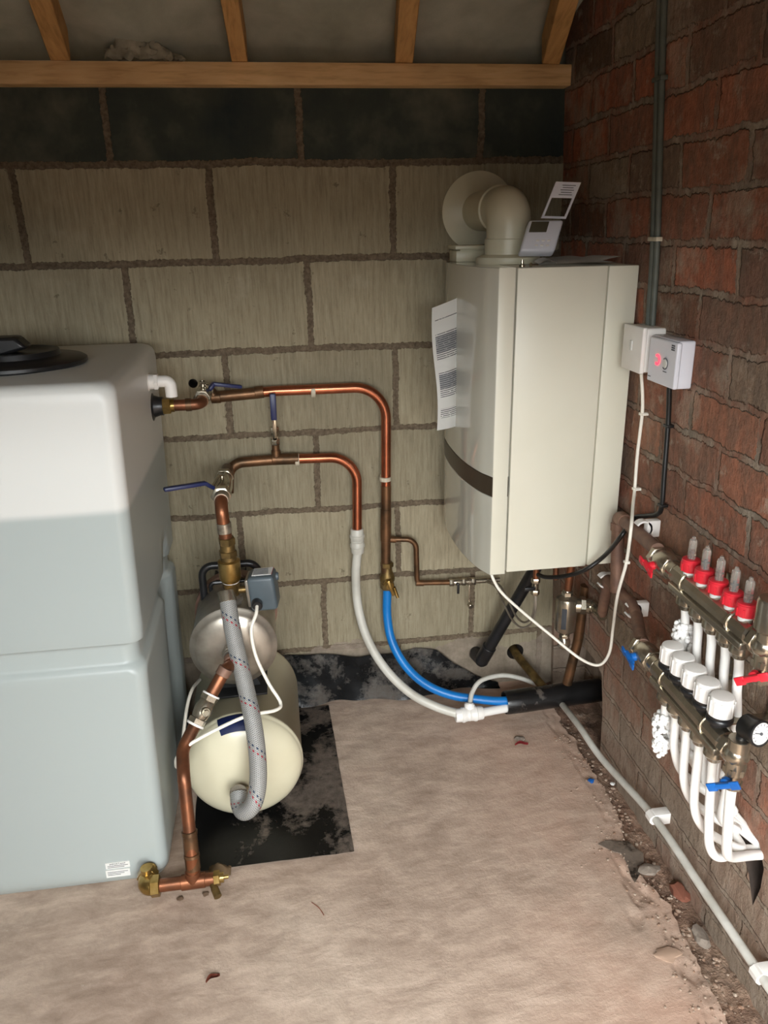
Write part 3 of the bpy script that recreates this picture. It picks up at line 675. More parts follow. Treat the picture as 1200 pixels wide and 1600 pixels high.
mb.tube(fillet([(-.07,-.26,.505),(-.07,-.26,.545),(.035,-.26,.545),(.035,-.26,.505)], .012, 5), .005, 8); mb.build('carry_handle', 'black_plastic', pu)
mb = MB(); mb.cyl((-.010,RY,.525), (-.010,RY,.562), .021, bev=.002); mb.hexn((-.010,RY,.545),(-.010,RY,.558), .026); mb.build('outlet_boss', 'steel', pu)
mb = MB(); mb.cyl((-.018,-.425,.440), (-.018,-.452,.437), .0215, bev=.002); mb.hexn((-.018,-.43,.44),(-.018,-.446,.438), .025); mb.build('inlet_boss', 'steel', pu)
mb = MB(); mb.prism([(-.065,-.410,.487),(-.052,-.410,.490),(-.055,-.410,.480),(-.060,-.410,.475)], (0,-.006,0)); mb.build('drain_plug', 'steel', pu)
ps = thing('pressure_switch', 'slate grey pressure switch box with printed label above the pump', 'pressure switch', (.065,RY,.55))
SR = Matrix.Rotation(math.radians(-4), 3, 'Y') @ Matrix.Rotation(math.radians(-8), 3, 'Z')
mb = MB(); mb.box((.066,RY-.008,.572), (.064,.062,.088), .009, SR, 3); mb.build('housing', 'switch_grey', ps)
mb = MB(); mb.box((.034,RY,.572), (.010,.058,.070), .002, SR); 
mb.build('base_plate', 'steel', ps)
mb = MB(); mb.box((.066,RY-.006,.6172), (.046,.040,.0012), 0, SR); lb = mb.build('rating_label', 'vis', ps)
mb = MB(); 
for k in range(5): mb.box(V((.062,RY-.006+.014-.007*k,.6182)), (.036,.002,.0006), 0, SR)
mb.build('small_print', 'print', lb)
mb = MB(); mb.box((.088,RY-.006,.6176), (.004,.040,.0012), 0, SR); mb.build('red_stripe', 'red_scrap', lb)
gl = V((0.049,-0.412,0.552)); mb = MB(); mb.cyl(gl+V((0,.012,0)), gl+V((0,-.012,-.002)), .0125, bev=.002); mb.build('cable_gland', 'black_plastic', ps)
mb = MB(); mb.cyl((.090,RY,.60), (.103,RY,.60), .010, bev=.002); mb.build('adjuster_cap', 'switch_grey', ps)
# white flex of the switch
mb = MB(); mb.tube(spline([gl+V((0,-.008,0)), gl+V((-.003,-.03,-.012)), (0.033,-0.460,0.508), (0.039,-0.470,0.446), (0.064,-0.490,0.382), (0.088,-0.510,0.340), (0.075,-0.535,0.337), (0.011,-0.560,0.346), (-0.067,-0.580,0.327), (-0.124,-0.600,0.308), (-0.146,-0.600,0.280), (-0.152,-0.570,0.237), (-0.150,-0.500,0.233), (-0.141,-0.420,0.284), (-0.128,-0.380,0.315), (-0.118,-0.300,0.293)], 10), .0042, 10)
tag(mb.build('cable', 'white_cable'), 'thin white flex looping from the pressure switch around the braided hose', 'cable')
# braided hose
bh = thing('braided_hose', 'thick grey braided hose with red and blue flecks curving into the vessel', 'hose', (0,-.5,.3))
hp = [(-0.019,-0.398,0.560), (-0.013,-0.430,0.513), (-0.003,-0.465,0.456), (0.011,-0.510,0.397), (0.026,-0.575,0.336), (0.031,-0.610,0.275), (0.028,-0.635,0.217), (0.015,-0.645,0.173), (-0.006,-0.638,0.148), (-0.019,-0.612,0.146), (-0.021,-0.588,0.159)]
mb = MB(); mb.tube(spline(hp, 10), .0195, 28); mb.build('hose', 'braid', bh)
h0 = V(hp[0]); h1 = V(hp[1]); dh = (h0-h1).normalized()
mb = MB(); mb.cyl(h0-dh*.004, h0+dh*.022, .0215, bev=.001); mb.build('upper_ferrule', 'nickel_dull', bh)
he = V(hp[-1]); mb = MB(); mb.cyl(he, cp+V((0,-.016,-.018)), .0208, bev=.001); mb.build('lower_ferrule', 'nickel_dull', bh)
mb = MB(); mb.tube(fillet([h0+dh*.018, (-.010,RY-.014,.578), (-.010,RY,.575)], .01, 5), .017, 18); mb.build('ferrule_elbow', 'brass_dull', bh)
# suction side: elbow from the pump, valve, copper down, brass along the floor
sv = thing('copper_pipe', 'copper elbow curving out of the pump drum front', 'copper pipe', (-.02,-.47,.42))
e0 = V((-.018,-.45,.437)); q1 = V((-0.030,-0.505,0.439)); q2 = V((-0.065,-0.525,0.389)); q3 = V((-0.103,-0.560,0.337)); q4 = V((-0.131,-0.600,0.302)); q5 = V((-0.126,-0.655,0.271)); q6 = V((-.122,-.705,.10)); q7 = V((-.124,-.712,.052))
mb = MB(); mb.tube(fillet([e0, e0+V((.0,-.028,-.006)), q1, q2], [.016,.02], 8), .0148, 20); mb.build('pipe', 'copper', sv)
mb = MB(); dq = (q2-q1).normalized(); mb.cyl(q1-dq*.004, q1+dq*.016, .0168, bev=.001); mb.cyl(e0+V((0,-.006,0)), e0+V((0,-.02,-.003)), .018, bev=.001); mb.build('elbow_collar', 'copper_dusty', sv)
dv = (q3-q2).normalized(); 
t = ball_valve('nickel isolating valve slanting beside the vessel, below the copper elbow', (q2+q3)/2, dv, V((.35,-.9,.3)), [], .0195, (q3-q2).length) if False else None
vb = thing('isolating_valve', 'nickel isolating valve slanting beside the cream vessel', 'valve', tuple((q2+q3)/2))
Lq = (q3-q2).length; mb = MB(); mb.hexn(q2, q2+dv*.016, .0205); mb.hexn(q3-dv*.016, q3, .0205); mb.lathe(q2+dv*.014, dv, [(0,.016),(.006,.0185),(Lq/2-.014,.0215),(Lq-.034,.0185),(Lq-.028,.016)], 24); mb.build('valve_body', 'nickel_dull', vb)
uu_ = V((.30,-.90,.30)).normalized(); pm = (q2+q3)/2; mb = MB(); mb.cyl(pm+uu_*.018, pm+uu_*.030, .010, bev=.001); mb.hexn(pm+uu_*.030, pm+uu_*.036, .007); mb.build('spindle', 'nickel', vb)
mb = MB(); mb.cyl(q2-dv*.001, q2+dv*.003, .0208); mb.cyl(q3-dv*.003, q3+dv*.002, .0208); mb.build('thread_tape', 'white_plastic', vb)
sp_ = thing('copper_pipe', 'reddish copper pipe dropping beside the tank to the floor brass', 'copper pipe', (-.12,-.69,0))
mb = MB(); mb.tube(fillet([q3, q4, q5, q6, q7], [.05,.03,.01], 10), .0142, 20); mb.build('pipe', 'copper', sp_)
mb = MB(); d6 = (q6-q5).normalized(); mb.cyl(q6-d6*.055, q6+V((0,-.003,-.030)), .0162, bev=.001); mb.cyl(q6-d6*.060, q6-d6*.050, .0172, bev=.001); mb.cyl(q6-d6*.008, q6, .0172, bev=.001); mb.build('tee_socket', 'copper_dull', sp_)
fa = thing('drain_assembly', 'brass and copper tee lying on floor at the foot of the tank', 'pipe fitting', (-.14,-.712,0))
yb_ = -.712; zb = .040
mb = MB(); mb.tube(fillet([(-.225,-.665,zb+.005), (-.225,yb_,zb), (-.20,yb_,zb)], .016, 6), .019, 20); mb.hexn((-.215,yb_,zb), (-.195,yb_,zb), .0235); mb.hexn((-.225,-.672,zb+.004), (-.225,-.692,zb+.003), .023); mb.cyl((-.225,-.69,zb+.01),(-.225,-.69,zb+.032), .012); mb.build('brass_elbow', 'brass', fa)
mb = MB(); mb.tube([(-.197,yb_,zb), (-.078,yb_-.002,zb+.002)], .0142, 20); mb.cyl((-.150,yb_,zb),(-.098,yb_,zb+.001), .0168, bev=.001); mb.cyl((-.124,yb_,zb),(-.124,yb_+.003,zb+.026), .0168, bev=.001); mb.build('copper_tee', 'copper', fa)
mb = MB(); mb.hexn((-.080,yb_-.002,zb+.002), (-.066,yb_-.002,zb+.003), .0165); mb.cyl((-.067,yb_-.002,zb+.003),(-.058,yb_-.002,zb+.003), .011); mb.cyl((-.060,yb_-.002,zb+.003),(-.048,yb_-.002,zb+.003), .0045); mb.build('end_cap', 'brass', fa)
mb = MB(); mb.tube([(-.088,yb_,zb), (-.070,yb_-.040,zb-.012)], .007, 12); mb.cyl((-.078,yb_-.022,zb-.006),(-.070,yb_-.040,zb-.012), .0085); mb.build('drain_nozzle', 'brass_dull', fa)
mb = MB(); mb.grid(lambda u, v: (-.098+.05*u, -.668+.028*v+.006*math.sin(u*5), .006+.014*math.sin(PI*v)*math.sin(PI*u)+.006*noise.noise(V((u*6,v*6,0)))), 10, 6)
bmesh.ops.solidify(mb.bm, geom=mb.bm.faces[:], thickness=.001); tag(mb.build('dry_leaf', simple('pale_leaf','9b8262',.8)), 'pale dry leaf curled beside the brass drain fitting', 'leaf')

# rubber mat
mb = MB(); C4 = [V((-.150,-.060,0)), V((-.142,-.648,0)), V((.236,-.646,0)), V((.222,-.040,0))]
def matf(u, v):
    a = C4[0].lerp(C4[3], u); b = C4[1].lerp(C4[2], u); p = a.lerp(b, v)
    return (p.x+.002*noise.noise(V((u*12,v*9,1))), p.y+.002*noise.noise(V((u*9,v*14,4))), .0045+.0015*noise.noise(V((u*5,v*6,0))))
mb.grid(matf, 60, 80); bmesh.ops.solidify(mb.bm, geom=mb.bm.faces[:], thickness=.004)
tag(mb.build('rubber_mat', 'mat', angle=60), 'dusty black rubber mat under the pressure vessel', 'mat')
# damp proof sheet turned up the wall
mb = MB()
TOP = [(.05,.178),(.20,.172),(.32,.150),(.42,.150),(.50,.160),(.565,.150),(.62,.095),(.69,.045),(.765,.010)]
def topz(x):
    for (a, za), (b, zb2) in zip(TOP, TOP[1:]):
        if x <= b: return za+(zb2-za)*(x-a)/(b-a)
    return .01
def dpc(u, v):
    x = .0+.765*u; z = topz(max(.05,x))*v; w = noise.noise(V((x*11,z*9,0)))
    return (x, -.012-.030*(1-v)**2*(.6+.5*math.sin(x*17))-.010*(.5+w)-.004*math.sin(x*46), max(.004,z*(1+.03*w)))
mb.grid(dpc, 110, 16); bmesh.ops.solidify(mb.bm, geom=mb.bm.faces[:], thickness=.002)
tag(mb.build('damp_proof_sheet', 'dpc', angle=60), 'crinkled black damp proof sheet turned up the foot of the block wall', 'plastic sheet')

# ================================================================ stop valve, blue and off-white pipes
st = thing('stop_valve', 'dull brass stop valve joining copper pipe to the blue pipe', 'valve', (.41,-.04,.39))
sx = V((0.411,-0.040,0.423)); mb = MB(); mb.hexn(sx+V((0,0,.030)), sx+V((0,0,.045)), .019); mb.lathe(sx+V((0,0,.030)), (0,0,-1), [(0,.015),(.012,.015),(.030,.022),(.042,.022),(.052,.016)], 20); mb.hexn(sx+V((0,0,-.020)), sx+V((0,0,-.040)), .0205)
mb.build('valve_body', 'brass_dull', st)
mb = MB(); mb.cyl(sx+V((0,-.015,-.012)), sx+V((.002,-.040,-.014)), .012, bev=.001); mb.hexn(sx+V((0,-.020,-.012)), sx+V((.001,-.030,-.013)), .0155); mb.build('bonnet', 'brass', st)
mb = MB(); mb.box(sx+V((.004,-.046,-.018)), (.010,.006,.050), .002, Matrix.Rotation(-.3, 3, 'Y')); mb.cyl(sx+V((.014,-.036,-.020)), sx+V((.024,-.040,-.052)), .005); mb.build('tee_handle', 'brass', st)
mb = MB(); mb.tube(spline([sx+V((0,0,-.035)), (0.408,-0.045,0.301), (0.417,-0.065,0.225), (0.449,-0.100,0.160), (0.500,-0.140,0.115), (0.570,-0.170,0.087), (0.658,-0.190,0.073), (0.732,-0.200,0.067), V((0.731,-0.200,0.065))+V((.07,.004,.012))], 10), .0128, 20)
tag(mb.build('water_pipe', 'blue_pipe'), 'bright blue plastic water pipe sweeping down into the black duct', 'water pipe')
cx = V((0.327,-0.040,0.541))
def pushfit(label, p, d, L=.075, r=.0195, br=None):
    p, d = V(p), V(d).normalized(); t = thing('push_fit_coupling', label, 'pipe coupling', tuple(p)); mb = MB()
    mb.lathe(p-d*L/2, d, [(0,r*.86),(.003,r*.95),(.018,r*.98),(.020,r*1.10),(.026,r*1.10),(.030,r),(L*.5-.002,r*.96),(L*.5,r*1.02),(L*.5+.002,r*.96),(L-.030,r),(L-.026,r*1.10),(L-.020,r*1.10),(L-.018,r*.98),(L-.003,r*.95),(L,r*.86)], 28)
    if br: mb.cyl(p, p+V(br), r*.62); mb.lathe(p+V(br)*.55, V(br), [(0,r*.75),(.012,r*.75),(.013,r*.6)], 20)
    mb.build('coupling_body', 'grey_pipe' if not br else 'white_plastic', t); return t
pushfit('off-white push fit coupling at the end of the lower copper pipe', cx, (0,0,1))
cj = V((0.614,-0.235,0.058)); cd = V((.98,.02,.0)); 
mb = MB(); mb.tube(spline([cx+V((0,0,-.03)), (0.319,-0.042,0.432), (0.322,-0.055,0.335), (0.344,-0.085,0.244), (0.388,-0.130,0.169), (0.450,-0.180,0.114), (0.519,-0.215,0.082), tuple(cj-cd*.02)], 10), .0128, 20)
tag(mb.build('water_pipe', 'grey_pipe'), 'off-white plastic pipe curving from the lower copper pipe down across the floor', 'water pipe')
pushfit('white push fit tee lying on floor at mouth of the black duct', cj, cd, .082, .020, (.004,.012,.030))
mb = MB(); mb.tube(spline([cj+cd*.03, V((0.731,-0.200,0.065))+V((.0,-.010,-.017)), V((0.731,-0.200,0.065))+V((.07,-.006,-.015))], 6), .0125, 20)
tag(mb.build('water_pipe', 'white_pipe'), 'short white pipe end entering the black duct under the blue pipe', 'water pipe')
mb = MB(); mb.tube(spline([cj+V((.004,.010,.022)), (0.634,-0.190,0.100), (0.669,-0.160,0.118), (0.742,-0.130,0.109), (0.809,-0.110,0.078), (0.861,-0.100,0.044), (0.929,-0.100,0.002)], 8), .0068, 14)
tag(mb.build('small_bore_pipe', 'conduit_white'), 'slim white pipe looping up from the floor tee behind the black duct', 'pipe')
# black duct: a hollow tube
d0 = V((0.731,-0.200,0.060)); d1 = V((1.03,-.185,.062)); mb = MB(); dd = (d1-d0).normalized(); n1 = dd.orthogonal().normalized(); b1 = dd.cross(n1)
prof = [(0,.030),(.001,.0345),(.0,.0345)]
prev = None
for tt, rr in ((.10,.029),(.0,.0305),(-.001,.033),(.004,.0345),(.06,.0350),(.12,.0343),(.19,.0350),((d1-d0).length,.0345)):
    c = d0+dd*tt; R = []
    for i in range(40): a = 2*PI*i/40; R.append(mb.bm.verts.new(c+(n1*math.cos(a)+b1*math.sin(a))*(rr+.0012*noise.noise(V((tt*20,math.cos(a)*2,math.sin(a)*2))))))
    if prev: mb.skin(prev, R)
    prev = R
tag(mb.build('duct', 'duct', angle=60), 'dusty black plastic duct on the floor entering the brick wall recess', 'duct')
# filling branch
fl = thing('copper_pipe', 'thin copper branch stepping down from upper pipe towards the boiler', 'copper pipe', (.49,-.045,.45))
mb = MB(); mb.tube(fillet([(0.434,-0.040,0.537), (0.496,-0.045,0.534), (0.499,-0.045,0.396), (0.599,-0.045,0.389)], [.030,.014], 10), .0078, 14); mb.build('pipe', 'copper_dull', fl)
mb = MB(); mb.cyl((0.495,-0.045,0.396), (0.518,-0.045,0.394), .0092); mb.build('elbow_collar', 'copper_dull', fl)
fx = thing('filling_loop_valve', 'nickel filling valve with black tap on the thin copper branch', 'valve', tuple((0.640,-0.045,0.388)))
a = V((0.595,-0.045,0.389)); b = V((0.717,-0.050,0.388)); d = (b-a).normalized(); Lf = (b-a).length
mb = MB(); mb.hexn(a, a+d*.014, .0115); mb.lathe(a+d*.012, d, [(0,.009),(.014,.011),(.028,.009)], 16); mb.hexn(a+d*.038, a+d*.050, .0115); mb.cyl(a+d*.05, a+d*.066, .009); mb.hexn(a+d*.066, a+d*.080, .0112); mb.cyl(a+d*.08, b+V((.03,0,0)), .0075); mb.build('valve_body', 'nickel_dull', fx)
mb = MB(); q = a+d*.022; mb.cyl(q, q+V((0,-.016,0)), .004); mb.box(q+V((.001,-.018,-.012)), (.007,.006,.034), .0015); mb.build('tap_handle', 'black_plastic', fx)
mb = MB(); q = a+d*.060; mb.cyl(q+V((-.004,0,0)), q+V((.004,0,0)), .0125); mb.box(q+V((-.001,-.010,-.036)), (.005,.003,.058), .001); mb.cyl(q+V((0,-.009,-.070)), q+V((.002,-.022,-.074)), .008, bev=.001); mb.build('blanking_strap', 'nickel_dull', fx)

# ================================================================ boiler
BY0, BY1, BZ0, BZ1 = -.472, -.050, .608, 1.295
bo = thing('boiler', 'cream wall hung combi boiler in the corner with brown trim', 'boiler', (.75,-.26,BZ0))
mb = MB(); mb.b2((.634,BY0,BZ0+.002), (.829,BY1,BZ1-.001), .003); mb.build('side_casing', 'enamel', bo)
mb = MB(); mb.b2((.8315,BY0+.0005,BZ0+.004), (.897,BY1,BZ1-.002), .002); mb.build('rear_casing', 'enamel', bo)
mb = MB(); mb.b2((.612,BY0+.012,BZ0+.006), (.885,BY1+.005,BZ1-.006)); mb.build('inner_chassis', 'black_gap', bo)
BOW = [(BY0,.594),(-.455,.587),(-.42,.575),(-.35,.563),(-.28,.558),(-.20,.558),(-.13,.562),(-.08,.570),(BY1,.584)]
bow = spline([(x,y,0) for y, x in BOW], 5)
def cover(zlo, zhi, name, mat, off=0, parent=bo, ext=.631):
    mb = MB(); pts = [V((ext,BY0,0))] + [V((p.x-off,p.y,0)) for p in bow] + [V((ext,BY1,0))]
    mb.prism([(p.x,p.y,zlo) for p in pts], (0,0,zhi-zlo)); return mb.build(name, mat, parent, angle=30, bevel=.0015)
cover(.846, BZ1, 'front_cover', 'enamel_front'); cover(.800, .845, 'trim_stripe', 'brown_trim', .0005); cover(BZ0-.002, .799, 'lower_cover', 'enamel_front')
mb = MB(); mb.b2((.5945,BY0-.0008,BZ0), (.629,BY0+.002,BZ1), .0008); mb.build('cover_flange', 'enamel', bo)
# flue
FXc, FYc, FZc = .672, -.27, 1.412
fe = thing('flue', 'cream flue elbow rising from the boiler and passing through the block wall', 'flue', (FXc,FYc,BZ1))
mb = MB(); mb.lathe((FXc,FYc,BZ1), (0,0,1), [(0,.072),(.006,.074),(.014,.072),(.018,.060),(.020,.056)], 40); mb.build('base_collar', 'cream', fe)
mb = MB(); mb.lathe((FXc,FYc,BZ1+.016), (0,0,1), [(0,.053),(.036,.053),(.038,.0505),(.04,.0505)], 40); mb.build('lower_socket', 'cream', fe)
mb = MB(); mb.tube([(FXc,FYc,1.335)]+fillet([(FXc,FYc,1.345), (FXc,FYc,FZc), (FXc,FYc+.075,FZc)], .058, 16), .0495, 40); mb.build('elbow', 'cream', fe)
mb = MB(); mb.lathe((FXc,FYc+.068,FZc), (0,1,0), [(0,.0505),(.002,.0535),(.010,.0535),(.012,.050)], 40); mb.build('elbow_lip', 'cream', fe)
mb = MB(); mb.tube([(FXc,FYc+.07,FZc), (FXc,.06,FZc)], .0475, 40); mb.build('horizontal_duct', 'cream', fe)
mb = MB(); mb.lathe((FXc,-.001,FZc), (0,-1,0), [(0,.094),(.003,.096),(.006,.090),(.014,.060),(.018,.049)], 48); mb.build('wall_seal', 'cream', fe)
# small things on the boiler
bt = thing('terminal_box', 'small white lidded plastic box behind the flue on the boiler top', 'plastic box', (.62,-.105,BZ1))
mb = MB(); mb.b2((.580,-.150,BZ1), (.660,-.075,BZ1+.026), .002); mb.build('box_base', 'cream', bt)
mb = MB(); mb.b2((.576,-.158,BZ1+.029), (.672,-.070,BZ1+.038), .002); mb.b2((.590,-.148,BZ1+.024), (.650,-.077,BZ1+.031)); mb.build('box_lid', 'cream', bt)
th = thing('room_thermostat', 'white room thermostat with flipped-up lid leaning on the flue', 'thermostat', (.725,-.375,BZ1))
bl = V((.688,-.395,BZ1+.012)); vx = V((.072,-.006,-.001)); vx_n = vx.normalized(); vu = (V((0.705,-0.355,1.388))-V((0.672,-0.395,1.318))).normalized(); vn = vx_n.cross(vu).normalized(); 
c0 = V((0.709,-0.372,1.353)); TR = mtx(vx_n, vu, vn)
def tbox(mb, cx_, cy_, cz_, sx_, sy_, sz_, b=0): mb.box(c0+vx_n*cx_+vu*cy_+vn*cz_, (sx_,sy_,sz_), b, TR, 3)
mb = MB(); tbox(mb, .006, -.002, -.006, .076, .078, .028, .006); mb.build('case', 'receiver', th)
mb = MB(); tbox(mb, -.006, .018, .0085, .038, .026, .002, .0004); mb.build('display', 'lcd', th)
mb = MB()
for i in range(2):
    for j in range(3): tbox(mb, .004+.012*j-.004, -.016-.012*i, .0085, .007, .004, .002, .0006)
mb.build('button', 'white_plastic', th)
lq = V((0.762,-0.350,1.424)); lu = (V((0.776,-0.350,1.454))-V((0.750,-0.350,1.390))).normalized(); lx = (V((0.802,-0.350,1.454))-V((0.754,-0.350,1.456))).normalized(); ln = lx.cross(lu).normalized(); lo2 = ln.cross(lx).normalized(); LR = mtx(lx, lo2, ln)
def lbx(mb, a, b_, w, h, t_=.003, z_=0):
    # pieces follow the leaning sides of the lid
    c_ = lq+ln*(z_-t_/2); q_ = [c_+lx*(a+i*w/2)+lu*(b_+j*h/2) for i, j in ((-1,-1),(1,-1),(1,1),(-1,1))]; mb.prism(q_, ln*t_)
mb = MB(); W2 = .056
lbx(mb, 0, .023, W2, .034); lbx(mb, 0, -.036, W2, .005); lbx(mb, -.0255, -.014, .005, .040); lbx(mb, .0255, -.014, .005, .040); hd = mb.build('hinged_lid', 'receiver', th)
mb = MB()
for k in range(5): lbx(mb, .004, .033-.005*k, .030-.006*(k%2), .0014, .0004, .0020)
mb.build('small_print', 'print', hd)
def paper_sheet(name, label, corners, curl, mat='paper', nx=12, ny=10):
    a, b, c, d = [V(p) for p in corners]; mb = MB()
    mb.grid(lambda u, v: a.lerp(b, u).lerp(d.lerp(c, u), v)+V((0,0,curl*math.sin(PI*u)*(.5+v)+.001*noise.noise(V((u*4,v*4,0))))), nx, ny)
    bmesh.ops.solidify(mb.bm, geom=mb.bm.faces[:], thickness=.0004); return tag(mb.build(name, mat, angle=70), label, 'paper')
paper_sheet('paper_sheet', 'folded instruction sheet spread on the boiler top in front of thermostat', [(.690,-.445,BZ1+.002),(.86,-.455,BZ1+.003),(.88,-.27,BZ1+.004),(.75,-.25,BZ1+.003)], .006)
paper_sheet('paper_sheet', 'thin sheet edge poking up at the right of the boiler top', [(.80,-.47,BZ1+.006),(.862,-.462,BZ1+.016),(.875,-.33,BZ1+.014),(.81,-.33,BZ1+.008)], .002)
mb = MB(); mb.grid(lambda u, v: (.690+.040*u+.004*v, -.440+.05*v, BZ1+.003+.016*u*(1-u)*2+.004*v), 8, 4); bmesh.ops.solidify(mb.bm, geom=mb.bm.faces[:], thickness=.0004)
tag(mb.build('paper_scrap', 'paper', angle=70), 'small creased white paper scrap at foot of the thermostat', 'paper')
mb = MB(); mb.lathe((.648,-.455,BZ1), (0,0,1), [(0,.006),(.004,.006),(.006,.003),(.014,.0025)], 12); mb.lathe((.665,-.452,BZ1+.003), (1,.2,0), [(0,.003),(.002,.005),(.004,.005),(.005,.0022),(.02,.002)], 10); tag(mb.build('loose_screws', 'nickel'), 'loose plated screws by the flue collar on the boiler top', 'screws')
# leaflet hanging from the front cover
mb = MB(); A_, B_, C_, D_ = V((0.494,-0.285,1.202)), V((0.561,-0.255,1.221)), V((0.576,-0.245,0.916)), V((0.508,-0.275,0.911))
def leaf_f(u, v):
    p = D_.lerp(C_, u).lerp(A_.lerp(B_, u), v); p.y += -.012*math.sin(PI*u)*(.6+.4*math.sin(v*5)) ; p.x += .004*math.sin(v*6)*(1-u); return p
mb.grid(leaf_f, 14, 30); bmesh.ops.solidify(mb.bm, geom=mb.bm.faces[:], thickness=.0004)
tag(mb.build('leaflet', 'leaflet', angle=80), 'printed white leaflet hanging from the boiler front, above the brown trim', 'leaflet')

# ================================================================ pipes below the boiler
mb = MB(); wp = thing('waste_pipe', 'black plastic waste pipe slanting from boiler down to the wall', 'waste pipe', (.74,-.1,.3))
mb.tube(fillet([(.815,-.20,.62), (.812,-.195,.50), (.700,-.055,.125), (.690,.02,.120)], [.02,.022], 8), .0175, 22); mb.build('pipe', 'black_plastic', wp)
mb = MB(); mb.cyl((.7155,-.074,.178), (.700,-.055,.126), .0215, bev=.001); mb.ball((.699,-.053,.122), .0225); mb.cyl((.698,-.05,.122), (.690,-.012,.121), .0215, bev=.001); mb.build('elbow', 'black_plastic', wp)
mb = MB(); mb.tube([(.822,.08,.110), (.822,-.02,.105), (0.863,-0.160,0.070)], .0135, 16)
tag(mb.build('old_copper_pipe', 'brass_dull'), 'dull copper pipe slanting out of a hole in the block wall behind the duct', 'copper pipe')
mb = MB(); mb.prism([(.785,-.002,.075),(.822,-.002,.063),(.862,-.002,.078),(.868,-.002,.120),(.845,-.002,.142),(.80,-.002,.142),(.781,-.002,.11)], (0,-.004,0)); mb.bm.free()
# magnetic filter
mf = thing('magnetic_filter', 'nickel magnetic filter canister with label below the boiler', 'filter', (.845,-.33,.39))
fc = V((0.846,-0.330,0.411)); mb = MB(); mb.lathe(fc+V((0,0,-.055)), (0,0,1), [(0,.016),(.004,.024),(.010,.0275),(.092,.0285),(.100,.026),(.104,.018),(.108,.013)], 30); mb.build('canister', 'nickel_dull', mf)
mb = MB(); mb.hexn(fc+V((0,0,.052)), fc+V((0,0,.064)), .015); mb.ball(fc+V((0,0,.064)), .0125, (1,1,.7)); mb.build('top_cap', 'nickel', mf)
mb = MB(); mb.cyl(fc+V((0,0,-.050)), fc+V((0,0,-.072)), .010); mb.hexn(fc+V((0,0,-.062)), fc+V((0,0,-.072)), .014); mb.lathe(fc+V((0,0,-.072)), (0,0,-1), [(0,.012),(.010,.017),(.022,.017),(.030,.012),(.034,.008)], 20); mb.build('drain_plug', 'nickel', mf)
mb = MB(); mb.cyl(fc+V((.020,0,.022)), fc+V((.038,-.005,.022)), .022, bev=.002); mb.hexn(fc+V((.036,-.004,.022)), fc+V((.050,-.008,.022)), .024); mb.cyl(fc+V((.05,-.008,.022)), fc+V((.062,-.02,.022)), .019); mb.tube(fillet([fc+V((.058,-.012,.022)), fc+V((.072,-.028,.022)), fc+V((.072,-.070,.024))], .014, 6), .016, 18); mb.build('side_valve', 'nickel', mf)
mb = MB(); mb.grid(lambda u, v: (fc.x+.0287*math.sin(-.75+.45*u), fc.y-.0292*math.cos(-.75+.45*u), fc.z-.035+.060*v), 6, 2); bmesh.ops.solidify(mb.bm, geom=mb.bm.faces[:], thickness=.0006); lb = mb.build('label', 'print', mf)
# pipes dropping from the boiler
mb = MB(); mb.tube([(.905-.03,-.36,.62), (.875,-.36,.47)], .0138, 18); mb.bm.free()
bp = thing('copper_pipe', 'tarnished copper pipe dropping behind the magnetic filter to the floor', 'copper pipe', (.9,-.3,.2))
mb = MB(); mb.tube([(0.926,-0.260,0.451), (0.918,-0.255,0.281), (0.897,-0.250,0.139)], .0138, 18); mb.build('pipe', 'copper_dull', bp)
for (px_, z1, lb) in ((.735,.56,'short copper tail under the boiler nearest the white flex'), (.800,.575,'short copper tail under the middle of the boiler'),):
    pass
bq = thing('copper_pipe', 'copper tail with small nickel valve under the middle of the boiler', 'copper pipe', (.79,-.30,.5))
tq = V((0.769,-0.300,0.502)); mb = MB(); mb.cyl(tq+V((0,0,.10)), tq+V((0,0,-.002)), .0078, 14); mb.build('pipe', 'copper', bq)
mb = MB(); mb.hexn(tq+V((0,0,.004)), tq+V((0,0,-.010)), .012); mb.cyl(tq+V((0,0,-.01)), tq+V((0,0,-.045)), .0085); mb.hexn(tq+V((0,0,-.030)), tq+V((0,0,-.044)), .0115); mb.build('valve_body', 'nickel', bq)
mb = MB(); mb.box(tq+V((-.018,-.01,-.022)), (.030,.008,.010), .002); mb.build('tap_handle', 'black_plastic', bq)
mb = MB(); mb.cyl(V((0.822,-0.300,0.516))+V((0,0,.05)), V((0.823,-0.300,0.498)), .0078, 14); tag(mb.build('pipe_stub', 'copper'), 'short copper stub under the boiler beside the black cable', 'copper pipe')
mb = MB(); mb.cyl(V((0.850,-0.340,0.532))+V((0,0,.05)), fc+V((0,0,.060)), .0105, 16); tag(mb.build('pipe_stub', 'copper'), 'copper stub joining the boiler to top of magnetic filter', 'copper pipe')
# silver filling hose: twin thin tubes
for k, lb in ((0,'upper thin grey filling tube drooping under the boiler'), (1,'lower thin grey filling tube drooping under the boiler')):
    o_ = .007*k; mb = MB(); mb.tube(spline([(0.709,-0.055,0.393), (0.733,-0.100,0.393), (0.743,-0.160,0.370), (0.749,-0.210,0.350), (0.758,-0.250,0.350), (0.767,-0.285,0.379), (0.770,-0.298,0.420), tuple(tq+V((0,0,-.044)))] if not k else [(0.705,-0.057,0.388), (0.719,-0.110,0.393), (0.727,-0.170,0.366), (0.735,-0.220,0.345), (0.750,-0.260,0.340), (0.768,-0.290,0.368), (0.772,-0.302,0.415), tuple(tq+V((.003,0,-.044)))], 8), .0028, 10)
    tag(mb.build('filling_tube', 'steel'), lb, 'tube')

